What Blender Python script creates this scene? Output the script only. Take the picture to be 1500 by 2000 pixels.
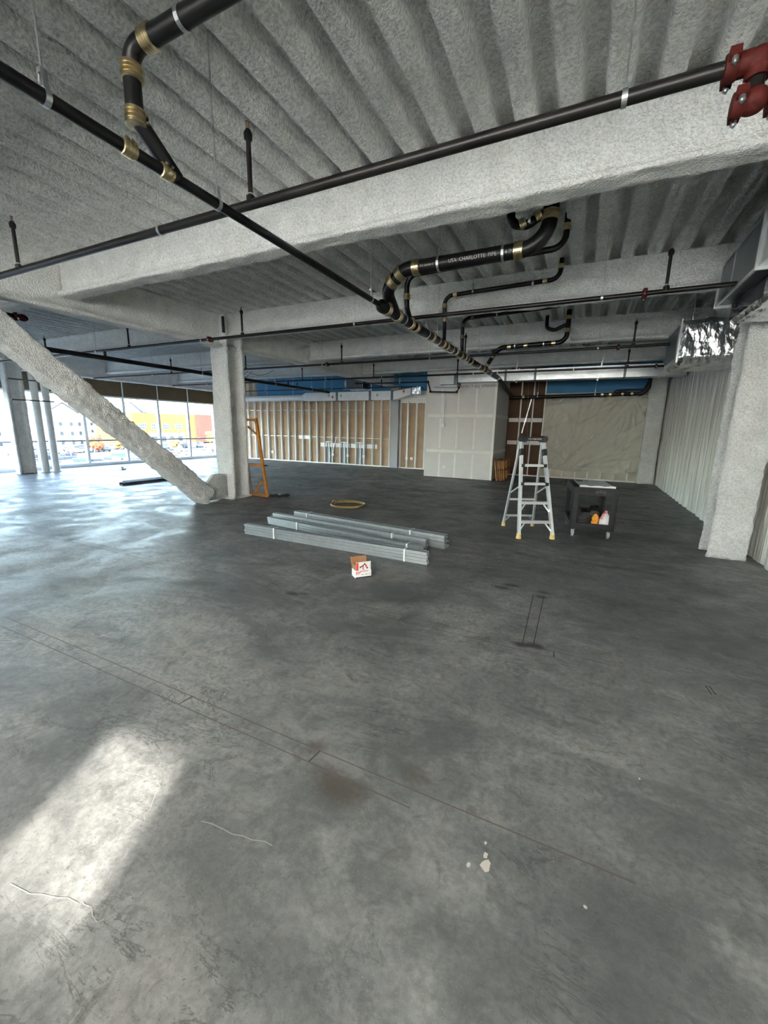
import bpy, math, random
import numpy as np
from mathutils import Vector, Matrix, Quaternion

random.seed(7)
np.random.seed(7)
D = bpy.data
for o in list(D.objects):
    D.objects.remove(o)
SC = bpy.context.scene
COL = SC.collection

# ------------------------------------------------------------------ camera
cam_d = D.cameras.new('camera')
cam_d.sensor_fit = 'HORIZONTAL'
cam_d.sensor_width = 36.0
cam_d.lens = 791.416 / 1500.0 * 36.0
cam_d.clip_start = 0.05
cam_d.clip_end = 1500
cam = D.objects.new('camera', cam_d)
COL.objects.link(cam)
RC = Matrix(((0.90020883, 0.43510854, 0.01745353),
             (0.10417847, -0.17627474, -0.97881258),
             (-0.4228131, 0.882954, -0.20401302)))   # world axes seen by the camera (x right, y down, z forward)
ax_r = Vector(RC[0]); ax_u = -Vector(RC[1]); ax_b = -Vector(RC[2])
cam.matrix_world = Matrix(((ax_r.x, ax_u.x, ax_b.x, 0.0), (ax_r.y, ax_u.y, ax_b.y, 0.0),
                           (ax_r.z, ax_u.z, ax_b.z, 1.65), (0, 0, 0, 1)))
SC.camera = cam

# ------------------------------------------------------------------ sky, sun, exposure
SUN_EL = math.radians(24.0)
sun_h = Vector((-0.410, 0.912, 0)).normalized()
sun_dir = Vector((sun_h.x * math.cos(SUN_EL), sun_h.y * math.cos(SUN_EL), -math.sin(SUN_EL)))
world = D.worlds.new('sky'); SC.world = world; world.use_nodes = True
wn = world.node_tree
bg = wn.nodes['Background']
sky = wn.nodes.new('ShaderNodeTexSky')
sky.sky_type = 'NISHITA'
sky.sun_disc = False
sky.sun_elevation = SUN_EL
sky.sun_rotation = math.atan2(-sun_dir.x, -sun_dir.y)
sky.air_density = 1.0; sky.dust_density = 1.6; sky.ozone_density = 1.0
hs = wn.nodes.new('ShaderNodeHueSaturation'); hs.inputs['Saturation'].default_value = 0.8
wn.links.new(sky.outputs[0], hs.inputs['Color'])
wn.links.new(hs.outputs[0], bg.inputs[0])
bg.inputs[1].default_value = 1.75
sun_d = D.lights.new('sun', 'SUN'); sun_d.energy = 5.6; sun_d.angle = math.radians(1.0)
sun_d.color = (1.0, 0.95, 0.86)
sun = D.objects.new('sun', sun_d); COL.objects.link(sun)
sun.location = (10, -20, 20)
sun.rotation_euler = sun_dir.to_track_quat('-Z', 'Y').to_euler()
SC.view_settings.view_transform = 'Standard'
SC.view_settings.look = 'None'
SC.view_settings.gamma = 1.0
SC.view_settings.use_curve_mapping = False
SC.view_settings.exposure = 2.15
try:
    SC.cycles.use_denoising = True
    SC.cycles.denoiser = 'OPENIMAGEDENOISE'
    SC.cycles.max_bounces = 7
    SC.cycles.diffuse_bounces = 6
    SC.cycles.glossy_bounces = 3
    SC.cycles.transparent_max_bounces = 10
    SC.cycles.use_adaptive_sampling = True
    SC.cycles.adaptive_threshold = 0.035
    SC.cycles.sample_clamp_indirect = 6.0
    SC.cycles.caustics_reflective = False
    SC.cycles.caustics_refractive = False
except Exception:
    pass

# ------------------------------------------------------------------ helpers
ORI = {}
def loc_of(o):
    return ORI.get(o.name, Vector((0, 0, 0))) if o else Vector((0, 0, 0))

def tag(o, label=None, cat=None, group=None, kind=None):
    if label: o['label'] = label
    if cat: o['category'] = cat
    if group: o['group'] = group
    if kind: o['kind'] = kind
    return o

def thing(name, label, cat, loc=(0, 0, 0), group=None, kind=None, rotz=0.0):
    o = D.objects.new(name, None)
    o.empty_display_size = 0.1
    COL.objects.link(o)
    o.location = loc
    o.rotation_euler = (0, 0, rotz)
    ORI[o.name] = Vector(loc)
    return tag(o, label, cat, group, kind)

class MB:
    """collects geometry; build() links it as one mesh object"""
    def __init__(s):
        s.v = []; s.f = []
    def add(s, vs, fs):
        n = len(s.v)
        s.v.extend([tuple(p) for p in vs]); s.f.extend([tuple(i + n for i in q) for q in fs])
        return s
    def box(s, x0, x1, y0, y1, z0, z1):
        v = [(x, y, z) for z in (z0, z1) for y in (y0, y1) for x in (x0, x1)]
        return s.add(v, [(0, 2, 3, 1), (4, 5, 7, 6), (0, 1, 5, 4), (2, 6, 7, 3), (0, 4, 6, 2), (1, 3, 7, 5)])
    def bar(s, p0, p1, w, h, up=(0, 0, 1)):
        """rectangular bar from p0 to p1; h measured along up"""
        p0 = Vector(p0); p1 = Vector(p1); d = (p1 - p0).normalized()
        u = Vector(up)
        if abs(d.dot(u)) > 0.98: u = Vector((0, 1, 0))
        side = d.cross(u).normalized(); u = side.cross(d).normalized()
        v = []
        for p in (p0, p1):
            for a, b in ((-1, -1), (1, -1), (1, 1), (-1, 1)):
                v.append(p + side * (a * w / 2) + u * (b * h / 2))
        return s.add(v, [(3, 2, 1, 0), (4, 5, 6, 7), (0, 1, 5, 4), (1, 2, 6, 5), (2, 3, 7, 6), (3, 0, 4, 7)])
    def tube(s, pts, r, n=12, caps=True):
        pts = [Vector(p) for p in pts]
        m = len(pts)
        rr = r if isinstance(r, (list, tuple)) else [r] * m
        d0 = (pts[1] - pts[0]).normalized()
        a = d0.orthogonal().normalized()
        vs = []
        prev = d0
        for i in range(m):
            if i == 0: d = d0
            elif i == m - 1: d = (pts[i] - pts[i - 1]).normalized()
            else: d = ((pts[i] - pts[i - 1]).normalized() + (pts[i + 1] - pts[i]).normalized()).normalized()
            a = (prev.rotation_difference(d) @ a).normalized(); prev = d
            b = d.cross(a)
            for k in range(n):
                t = 2 * math.pi * k / n
                vs.append(pts[i] + (a * math.cos(t) + b * math.sin(t)) * rr[i])
        fs = []
        for i in range(m - 1):
            for k in range(n):
                k2 = (k + 1) % n
                fs.append((i * n + k, i * n + k2, (i + 1) * n + k2, (i + 1) * n + k))
        if caps:
            fs.append(tuple(range(n - 1, -1, -1))); fs.append(tuple((m - 1) * n + k for k in range(n)))
        return s.add(vs, fs)
    def lathe(s, prof, p, d, n=16, caps=True):
        """prof: (radius, height along d)"""
        p = Vector(p); d = Vector(d).normalized()
        return s.tube_like([(p + d * h, r) for r, h in prof], d, n, caps)
    def tube_like(s, prs, d, n, caps):
        a = d.orthogonal().normalized(); b = d.cross(a)
        vs = []
        for p, r in prs:
            for k in range(n):
                t = 2 * math.pi * k / n
                vs.append(p + (a * math.cos(t) + b * math.sin(t)) * r)
        fs = []; m = len(prs)
        for i in range(m - 1):
            for k in range(n):
                k2 = (k + 1) % n
                fs.append((i * n + k, i * n + k2, (i + 1) * n + k2, (i + 1) * n + k))
        if caps:
            fs.append(tuple(range(n - 1, -1, -1))); fs.append(tuple((m - 1) * n + k for k in range(n)))
        return s.add(vs, fs)
    def ring(s, c, d, R, w, t, n=20):
        """flat strap ring round axis d: inner radius R, width w, thickness t"""
        c = Vector(c); d = Vector(d).normalized(); a = d.orthogonal().normalized(); b = d.cross(a)
        vs = []
        for k in range(n):
            th = 2 * math.pi * k / n; e = a * math.cos(th) + b * math.sin(th)
            for rr, h in ((R, -w / 2), (R + t, -w / 2), (R + t, w / 2), (R, w / 2)):
                vs.append(c + e * rr + d * h)
        fs = []
        for k in range(n):
            k2 = (k + 1) % n
            for j in range(4):
                j2 = (j + 1) % 4
                fs.append((k * 4 + j, k * 4 + j2, k2 * 4 + j2, k2 * 4 + j))
        return s.add(vs, fs)
    def prism(s, poly, vec):
        """poly: 3D points of a flat outline, swept along vec"""
        n = len(poly); vec = Vector(vec)
        vs = [Vector(p) for p in poly] + [Vector(p) + vec for p in poly]
        fs = [tuple(range(n - 1, -1, -1)), tuple(range(n, 2 * n))]
        fs += [(i, (i + 1) % n, (i + 1) % n + n, i + n) for i in range(n)]
        return s.add(vs, fs)
    def ball(s, c, rx, ry, rz, nu=12, nv=8, lump=0.0, seed=0):
        rnd = random.Random(seed); vs = []; fs = []
        for j in range(nv + 1):
            ph = math.pi * j / nv
            for i in range(nu):
                th = 2 * math.pi * i / nu
                k = 1 + lump * (rnd.random() * 2 - 1)
                vs.append((c[0] + rx * k * math.sin(ph) * math.cos(th), c[1] + ry * k * math.sin(ph) * math.sin(th), c[2] + rz * k * math.cos(ph)))
        for j in range(nv):
            for i in range(nu):
                i2 = (i + 1) % nu
                fs.append((j * nu + i, (j + 1) * nu + i, (j + 1) * nu + i2, j * nu + i2))
        return s.add(vs, fs)
    def build(s, name, mat, parent=None, smooth=False, local=False, angle=40):
        o0 = Vector((0, 0, 0)) if local else loc_of(parent)
        me = D.meshes.new(name)
        me.from_pydata([(p[0] - o0.x, p[1] - o0.y, p[2] - o0.z) for p in s.v], [], s.f)
        me.validate()
        if smooth:
            me.polygons.foreach_set('use_smooth', [True] * len(me.polygons))
            if angle: me.set_sharp_from_angle(angle=math.radians(angle))
        me.materials.append(mat)
        ob = D.objects.new(name, me)
        COL.objects.link(ob)
        if parent:
            ob.parent = parent
            ORI[ob.name] = loc_of(parent)
        return ob

def rounded(pts, rad, n=6):
    """polyline with its inner corners rounded to radius rad"""
    pts = [Vector(p) for p in pts]
    out = [pts[0]]
    for i in range(1, len(pts) - 1):
        a = pts[i - 1] - pts[i]; b = pts[i + 1] - pts[i]
        la, lb = a.length, b.length; a.normalize(); b.normalize()
        ang = a.angle(b)
        if ang > math.pi - 0.02:
            out.append(pts[i]); continue
        t = min(rad / math.tan(ang / 2), la * 0.49, lb * 0.49)
        p0 = pts[i] + a * t; p1 = pts[i] + b * t
        r = t * math.tan(ang / 2)
        c = pts[i] + (a + b).normalized() * (r / math.sin(ang / 2))
        v0 = p0 - c; v1 = p1 - c
        for k in range(n + 1):
            q = v0.rotation_difference(v1)
            out.append(c + Quaternion((1, 0, 0, 0)).slerp(q, k / n) @ v0)
    out.append(pts[-1])
    return out

def vnoise(p, seed=0):
    """3D value noise, p (N,3) -> 0..1"""
    p = np.asarray(p, float)
    i = np.floor(p).astype(np.int64); f = p - i
    u = f * f * (3 - 2 * f)
    def h(x, y, z):
        n = (x * 374761393 + y * 668265263 + z * 2147483647 + seed * 974711) & 0xffffffff
        n = ((n ^ (n >> 13)) * 1274126177) & 0xffffffff
        n = (n ^ (n >> 16)) & 0xffff
        return n / 65535.0
    r = 0
    for dx in (0, 1):
        wx = u[:, 0] if dx else 1 - u[:, 0]
        for dy in (0, 1):
            wy = u[:, 1] if dy else 1 - u[:, 1]
            for dz in (0, 1):
                wz = u[:, 2] if dz else 1 - u[:, 2]
                r = r + wx * wy * wz * h(i[:, 0] + dx, i[:, 1] + dy, i[:, 2] + dz)
    return r

def resample(poly, ds, smooth=2):
    pts = []
    n = len(poly)
    for i in range(n):
        a = np.array(poly[i], float); b = np.array(poly[(i + 1) % n], float)
        k = max(1, int(round(np.linalg.norm(b - a) / ds)))
        for j in range(k):
            pts.append(a + (b - a) * j / k)
    P = np.array(pts)
    for _ in range(smooth):
        P = 0.5 * P + 0.25 * (np.roll(P, 1, 0) + np.roll(P, -1, 0))
    return P

def sprayed(name, poly, org, eu, ev, ew, length, mat, ds=0.03, step=0.05, amp=0.012, freq=9.0, parent=None, smooth_it=2, seed=0):
    """a section poly (u,v) swept along ew from org, with a lumpy sprayed-on skin"""
    P = resample(poly, ds, smooth_it)
    n = len(P)
    T = np.roll(P, -1, 0) - np.roll(P, 1, 0)
    N = np.stack([T[:, 1], -T[:, 0]], 1); N /= np.linalg.norm(N, axis=1)[:, None] + 1e-9
    area = 0.5 * np.sum(P[:, 0] * np.roll(P[:, 1], -1) - np.roll(P[:, 0], -1) * P[:, 1])
    if area < 0: N = -N
    org = np.array(org, float); eu = np.array(eu, float); ev = np.array(ev, float); ew = np.array(ew, float)
    m = max(2, int(length / step) + 1)
    W = np.linspace(0, length, m)
    V = org + P[None, :, 0, None] * eu + P[None, :, 1, None] * ev + W[:, None, None] * ew
    NN = N[:, 0, None] * eu + N[:, 1, None] * ev
    V = V.reshape(-1, 3)
    d = (vnoise(V * freq, seed) - 0.5) * amp + (vnoise(V * freq * 3.1, seed + 5) - 0.5) * amp * 0.55 + (vnoise(V * 1.3, seed + 9) - 0.5) * amp * 1.2
    V = V + np.tile(NN, (m, 1)) * d[:, None]
    idx = np.arange(m * n).reshape(m, n)
    a = idx[:-1]; b = np.roll(idx, -1, 1)[:-1]; c = np.roll(idx, -1, 1)[1:]; e = idx[1:]
    fs = np.stack([a, b, c, e], -1).reshape(-1, 4)
    if (area < 0) != (np.dot(np.cross(eu, ev), ew) < 0): fs = fs[:, ::-1]
    faces = [tuple(q) for q in fs.tolist()]
    faces.append(tuple(range(n - 1, -1, -1))); faces.append(tuple(range((m - 1) * n, m * n)))
    mb = MB(); mb.v = [tuple(p) for p in V.tolist()]; mb.f = faces
    return mb.build(name, mat, parent, smooth=True, angle=None)

def text_mesh(body, size):
    cu = D.curves.new('lettering', 'FONT'); cu.body = body; cu.size = size; cu.align_x = 'CENTER'; cu.align_y = 'CENTER'
    cu.extrude = 0.0; cu.resolution_u = 2
    ob = D.objects.new('lettering', cu); COL.objects.link(ob)
    bpy.context.view_layer.update()
    me = ob.to_mesh()
    vs = [tuple(v.co) for v in me.vertices]; fs = [tuple(p.vertices) for p in me.polygons]
    ob.to_mesh_clear()
    D.objects.remove(ob); D.curves.remove(cu)
    return vs, fs

# ------------------------------------------------------------------ materials
def newmat(name):
    m = D.materials.new(name); m.use_nodes = True
    nt = m.node_tree
    return m, nt, nt.nodes['Principled BSDF']

def mat(name, col, rough=0.6, metal=0.0, var=0.0, vscale=6.0, bump=0.0, bscale=40.0, bdist=0.01, spec=0.5, stretch=(1, 1, 1), col2=None, detail=4.0):
    m, nt, b = newmat(name)
    b.inputs['Base Color'].default_value = (*col, 1)
    b.inputs['Roughness'].default_value = rough
    b.inputs['Metallic'].default_value = metal
    b.inputs['Specular IOR Level'].default_value = spec
    if var or bump:
        tc = nt.nodes.new('ShaderNodeNewGeometry')
        mp = nt.nodes.new('ShaderNodeVectorMath'); mp.operation = 'MULTIPLY'; mp.inputs[1].default_value = stretch
        nt.links.new(tc.outputs['Position'], mp.inputs[0])
    if var:
        nz = nt.nodes.new('ShaderNodeTexNoise'); nz.inputs['Scale'].default_value = vscale; nz.inputs['Detail'].default_value = detail
        nt.links.new(mp.outputs[0], nz.inputs['Vector'])
        mx = nt.nodes.new('ShaderNodeMix'); mx.data_type = 'RGBA'
        c2 = col2 or tuple(c * (1 - var) for c in col)
        c1 = tuple(min(1, c * (1 + var * 0.6)) for c in col) if col2 is None else col
        mx.inputs[6].default_value = (*c2, 1); mx.inputs[7].default_value = (*c1, 1)
        rmp = nt.nodes.new('ShaderNodeMapRange'); rmp.inputs[1].default_value = 0.3; rmp.inputs[2].default_value = 0.7
        nt.links.new(nz.outputs[0], rmp.inputs[0]); nt.links.new(rmp.outputs[0], mx.inputs[0])
        nt.links.new(mx.outputs[2], b.inputs['Base Color'])
    if bump:
        nb = nt.nodes.new('ShaderNodeTexNoise'); nb.inputs['Scale'].default_value = bscale; nb.inputs['Detail'].default_value = 5.0
        nt.links.new(mp.outputs[0], nb.inputs['Vector'])
        bp = nt.nodes.new('ShaderNodeBump'); bp.inputs['Strength'].default_value = bump; bp.inputs['Distance'].default_value = bdist
        nt.links.new(nb.outputs[0], bp.inputs['Height']); nt.links.new(bp.outputs[0], b.inputs['Normal'])
    return m

M = {}
M['spray'] = mat('sprayed_fireproofing', (0.86, 0.87, 0.855), 0.95, var=0.10, vscale=5, bump=1.0, bscale=58, bdist=0.034, spec=0.15)
M['spray_deck'] = mat('sprayed_deck', (0.86, 0.87, 0.855), 0.95, var=0.10, vscale=7, bump=1.0, bscale=52, bdist=0.032, spec=0.15)
M['black_pipe'] = mat('black_pipe', (0.007, 0.007, 0.0075), 0.36, var=0.3, vscale=9, spec=0.28)
M['sprink'] = mat('black_steel_pipe', (0.010, 0.009, 0.0085), 0.36, var=0.4, vscale=5, spec=0.3)
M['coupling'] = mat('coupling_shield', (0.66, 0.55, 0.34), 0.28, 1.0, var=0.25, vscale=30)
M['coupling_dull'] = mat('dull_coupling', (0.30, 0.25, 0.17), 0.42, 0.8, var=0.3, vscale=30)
M['zinc'] = mat('zinc_plated', (0.66, 0.68, 0.70), 0.32, 1.0, var=0.15, vscale=25)
M['galv'] = mat('galvanised_steel', (0.50, 0.545, 0.565), 0.40, 0.9, var=0.10, vscale=14)
M['stud_white'] = mat('light_gauge_steel', (0.90, 0.91, 0.90), 0.5, 0.1, var=0.06, vscale=8)
M['alu'] = mat('aluminium', (0.80, 0.82, 0.83), 0.36, 0.75, var=0.06, vscale=20)
M['frame'] = mat('window_frame_metal', (0.80, 0.82, 0.83), 0.45, 0.1)
M['red'] = mat('red_fitting', (0.070, 0.009, 0.007), 0.65, spec=0.2, var=0.35, vscale=40, bump=0.3, bscale=120, bdist=0.003)
M['tan'] = mat('tan_sheathing', (0.43, 0.315, 0.215), 0.85, var=0.12, vscale=3, spec=0.2)
M['brown'] = mat('shaded_brown_sheathing', (0.115, 0.068, 0.045), 0.85, var=0.15, vscale=3, spec=0.2)  # brown fiberboard, with the shade it stands in darkened into its colour
M['soffit'] = mat('brown_soffit_board', (0.15, 0.115, 0.072), 0.9, var=0.12, vscale=4, spec=0.1)
M['blue'] = mat('blue_membrane', (0.05, 0.22, 0.42), 0.7, var=0.12, vscale=2)
M['drywall'] = mat('grey_drywall', (0.66, 0.645, 0.62), 0.9, var=0.05, vscale=3, spec=0.2)
M['mud'] = mat('joint_compound', (0.82, 0.81, 0.77), 0.9, var=0.05, vscale=6, spec=0.2)
M['plaster'] = mat('plaster_spatter', (0.50, 0.47, 0.42), 0.9)
M['white'] = mat('white_plastic', (0.80, 0.81, 0.81), 0.5)
M['white_wrap'] = mat('white_duct_wrap', (0.74, 0.76, 0.76), 0.45, 0.0, var=0.08, vscale=6, bump=0.4, bscale=18, bdist=0.01)
M['duct'] = mat('galvanised_duct', (0.60, 0.63, 0.64), 0.3, 0.9, var=0.2, vscale=4)
M['duct_dark'] = mat('dark_grey_duct', (0.10, 0.125, 0.135), 0.4, 0.5, var=0.15, vscale=5)
M['foil'] = mat('foil_wrap', (0.78, 0.79, 0.80), 0.2, 1.0, var=0.1, vscale=10, bump=0.9, bscale=9, bdist=0.03, stretch=(1.6, 1, 0.8))
M['black'] = mat('black_rubber', (0.014, 0.014, 0.015), 0.6)
M['cart'] = mat('dark_grey_structural_foam', (0.018, 0.019, 0.023), 0.55, var=0.4, vscale=18, spec=0.35)
M['yellow_foot'] = mat('yellow_foot_pad', (0.75, 0.55, 0.20), 0.6)
M['orange'] = mat('orange_paint', (0.44, 0.185, 0.028), 0.5, var=0.25, vscale=14)
M['orange_dark'] = mat('worn_orange_paint', (0.27, 0.115, 0.022), 0.5, var=0.35, vscale=14)
M['hose'] = mat('yellow_hose', (0.30, 0.22, 0.075), 0.5, var=0.3, vscale=20)
M['cardboard'] = mat('brown_cardboard', (0.30, 0.155, 0.07), 0.85, var=0.08, vscale=30)
M['carton_white'] = mat('white_carton', (0.82, 0.82, 0.82), 0.5)
M['print_red'] = mat('red_print', (0.70, 0.05, 0.04), 0.5)
M['print_black'] = mat('black_print', (0.02, 0.02, 0.02), 0.5)
M['print_white'] = mat('white_print', (0.62, 0.62, 0.60), 0.5)
M['print_dim'] = mat('faded_white_print', (0.30, 0.30, 0.29), 0.6)
M['print_gold'] = mat('gold_print', (0.70, 0.42, 0.08), 0.5)
M['print_grey'] = mat('grey_print', (0.34, 0.35, 0.37), 0.7)
M['paper'] = mat('plan_paper', (0.66, 0.68, 0.70), 0.7, var=0.06, vscale=12)
M['jug'] = mat('white_jug', (0.82, 0.80, 0.80), 0.45)
M['pink'] = mat('pink_cap', (0.72, 0.22, 0.24), 0.5)
M['glove'] = mat('orange_cloth', (0.72, 0.30, 0.03), 0.8, var=0.2, vscale=30)
M['bag'] = mat('black_bag', (0.006, 0.006, 0.0065), 0.6, var=0.3, vscale=12, bump=0.5, bscale=25, bdist=0.01)
M['band'] = mat('white_strapping', (0.85, 0.86, 0.86), 0.5)
M['foam'] = mat('yellow_spray_foam', (0.56, 0.47, 0.28), 0.85, var=0.35, vscale=9, bump=0.8, bscale=25, bdist=0.03)
M['chalk'] = mat('dark_layout_line', (0.04, 0.034, 0.032), 0.8)
M['chalk_red'] = mat('reddish_layout_line', (0.088, 0.07, 0.066), 0.8)
M['crack'] = mat('pale_crack_filler', (0.30, 0.295, 0.27), 0.9)
M['asphalt'] = mat('pale_asphalt', (0.075, 0.074, 0.072), 0.9, var=0.12, vscale=0.1)
M['verge'] = mat('dry_grass', (0.07, 0.058, 0.03), 0.95, var=0.3, vscale=0.6)
M['bld_white'] = mat('white_siding', (0.21, 0.212, 0.212), 0.9)
M['bld_orange'] = mat('ochre_render', (0.095, 0.046, 0.011), 0.9)
M['bld_red'] = mat('rust_red_panel', (0.066, 0.016, 0.008), 0.8, var=0.12, vscale=1.2, stretch=(1, 3, 0.05))
M['bld_grey'] = mat('grey_masonry', (0.36, 0.37, 0.38), 0.9)
M['roof_grey'] = mat('grey_shingle', (0.032, 0.034, 0.041), 0.9)
M['far_glass'] = mat('far_window_glass', (0.02, 0.028, 0.034), 0.3, spec=0.25)
M['leaf_orange'] = mat('orange_leaves', (0.11, 0.028, 0.008), 0.9, var=0.5, vscale=2)
M['leaf_yellow'] = mat('yellow_leaves', (0.11, 0.068, 0.016), 0.9, var=0.5, vscale=2)
M['bark'] = mat('bark', (0.10, 0.07, 0.05), 0.9)
CARS = {'white': (0.75, 0.76, 0.77), 'silver': (0.42, 0.44, 0.46), 'black': (0.03, 0.03, 0.035), 'blue': (0.06, 0.14, 0.30), 'red': (0.35, 0.04, 0.04), 'grey': (0.15, 0.16, 0.17)}
for k, c in CARS.items(): M['car_' + k] = mat('car_paint_' + k, tuple(0.35 * q for q in c), 0.4, 0.1)

def glass_mat():
    m, nt, b = newmat('window_glass')
    out = nt.nodes['Material Output']
    tr = nt.nodes.new('ShaderNodeBsdfTransparent'); tr.inputs[0].default_value = (0.82, 0.855, 0.87, 1)
    gl = nt.nodes.new('ShaderNodeBsdfGlossy'); gl.inputs['Roughness'].default_value = 0.02
    mx = nt.nodes.new('ShaderNodeMixShader'); mx.inputs[0].default_value = 0.05
    nt.links.new(tr.outputs[0], mx.inputs[1]); nt.links.new(gl.outputs[0], mx.inputs[2]); nt.links.new(mx.outputs[0], out.inputs[0])
    return m
M['glass'] = glass_mat()
def film_mat():
    m, nt, b = newmat('added_light_film')
    out = nt.nodes['Material Output']
    tl = nt.nodes.new('ShaderNodeBsdfTranslucent'); tl.inputs[0].default_value = (0.64, 0.67, 0.67, 1)
    df = nt.nodes.new('ShaderNodeBsdfDiffuse'); df.inputs[0].default_value = (0.85, 0.85, 0.85, 1)
    mx = nt.nodes.new('ShaderNodeMixShader'); mx.inputs[0].default_value = 0.25
    nt.links.new(tl.outputs[0], mx.inputs[1]); nt.links.new(df.outputs[0], mx.inputs[2]); nt.links.new(mx.outputs[0], out.inputs[0])
    return m
M['film'] = film_mat()  # unseen sheet added to spread the sun softly into the room

def poly_mat(name, col, alpha, stretch, rot=0.0, rough=0.24):
    m, nt, b = newmat(name)
    b.inputs['Base Color'].default_value = (*col, 1); b.inputs['Roughness'].default_value = rough
    b.inputs['Alpha'].default_value = alpha
    g = nt.nodes.new('ShaderNodeNewGeometry')
    mp = nt.nodes.new('ShaderNodeMapping'); mp.inputs['Scale'].default_value = stretch; mp.inputs['Rotation'].default_value = (0, rot, 0)
    nt.links.new(g.outputs['Position'], mp.inputs[0])
    nz = nt.nodes.new('ShaderNodeTexNoise'); nz.inputs['Scale'].default_value = 3.0; nz.inputs['Detail'].default_value = 4; nz.inputs['Distortion'].default_value = 0.6
    nt.links.new(mp.outputs[0], nz.inputs['Vector'])
    bp = nt.nodes.new('ShaderNodeBump'); bp.inputs['Strength'].default_value = 1.0; bp.inputs['Distance'].default_value = 0.05
    nt.links.new(nz.outputs[0], bp.inputs['Height']); nt.links.new(bp.outputs[0], b.inputs['Normal'])
    return m
M['poly'] = poly_mat('clear_plastic_sheet', (0.84, 0.83, 0.76), 0.34, (3.0, 1.0, 1.1), 0.5, 0.2)
M['batt'] = mat('insulation_facing', (0.58, 0.555, 0.45), 0.8, var=0.12, vscale=4)
M['wall_poly'] = poly_mat('plastic_covered_insulation', (0.74, 0.735, 0.69), 1.0, (1.0, 5.0, 0.35))

def add_grain(m, scale, lo):
    nt = m.node_tree; b = nt.nodes['Principled BSDF']
    src = b.inputs['Base Color'].links[0].from_socket
    g = nt.nodes.new('ShaderNodeNewGeometry'); n = nt.nodes.new('ShaderNodeTexNoise')
    n.inputs['Scale'].default_value = scale; n.inputs['Detail'].default_value = 3.0; n.inputs['Roughness'].default_value = 0.65
    nt.links.new(g.outputs['Position'], n.inputs['Vector'])
    r = nt.nodes.new('ShaderNodeMapRange'); r.inputs[1].default_value = 0.36; r.inputs[2].default_value = 0.58; r.inputs[3].default_value = lo; r.inputs[4].default_value = 1.0
    nt.links.new(n.outputs[0], r.inputs[0])
    x = nt.nodes.new('ShaderNodeMix'); x.data_type = 'RGBA'; x.blend_type = 'MULTIPLY'; x.inputs[0].default_value = 1.0
    nt.links.new(src, x.inputs[6]); nt.links.new(r.outputs[0], x.inputs[7]); nt.links.new(x.outputs[2], b.inputs['Base Color'])
add_grain(M['spray'], 46, 0.78)
add_grain(M['spray_deck'], 42, 0.72)

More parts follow.
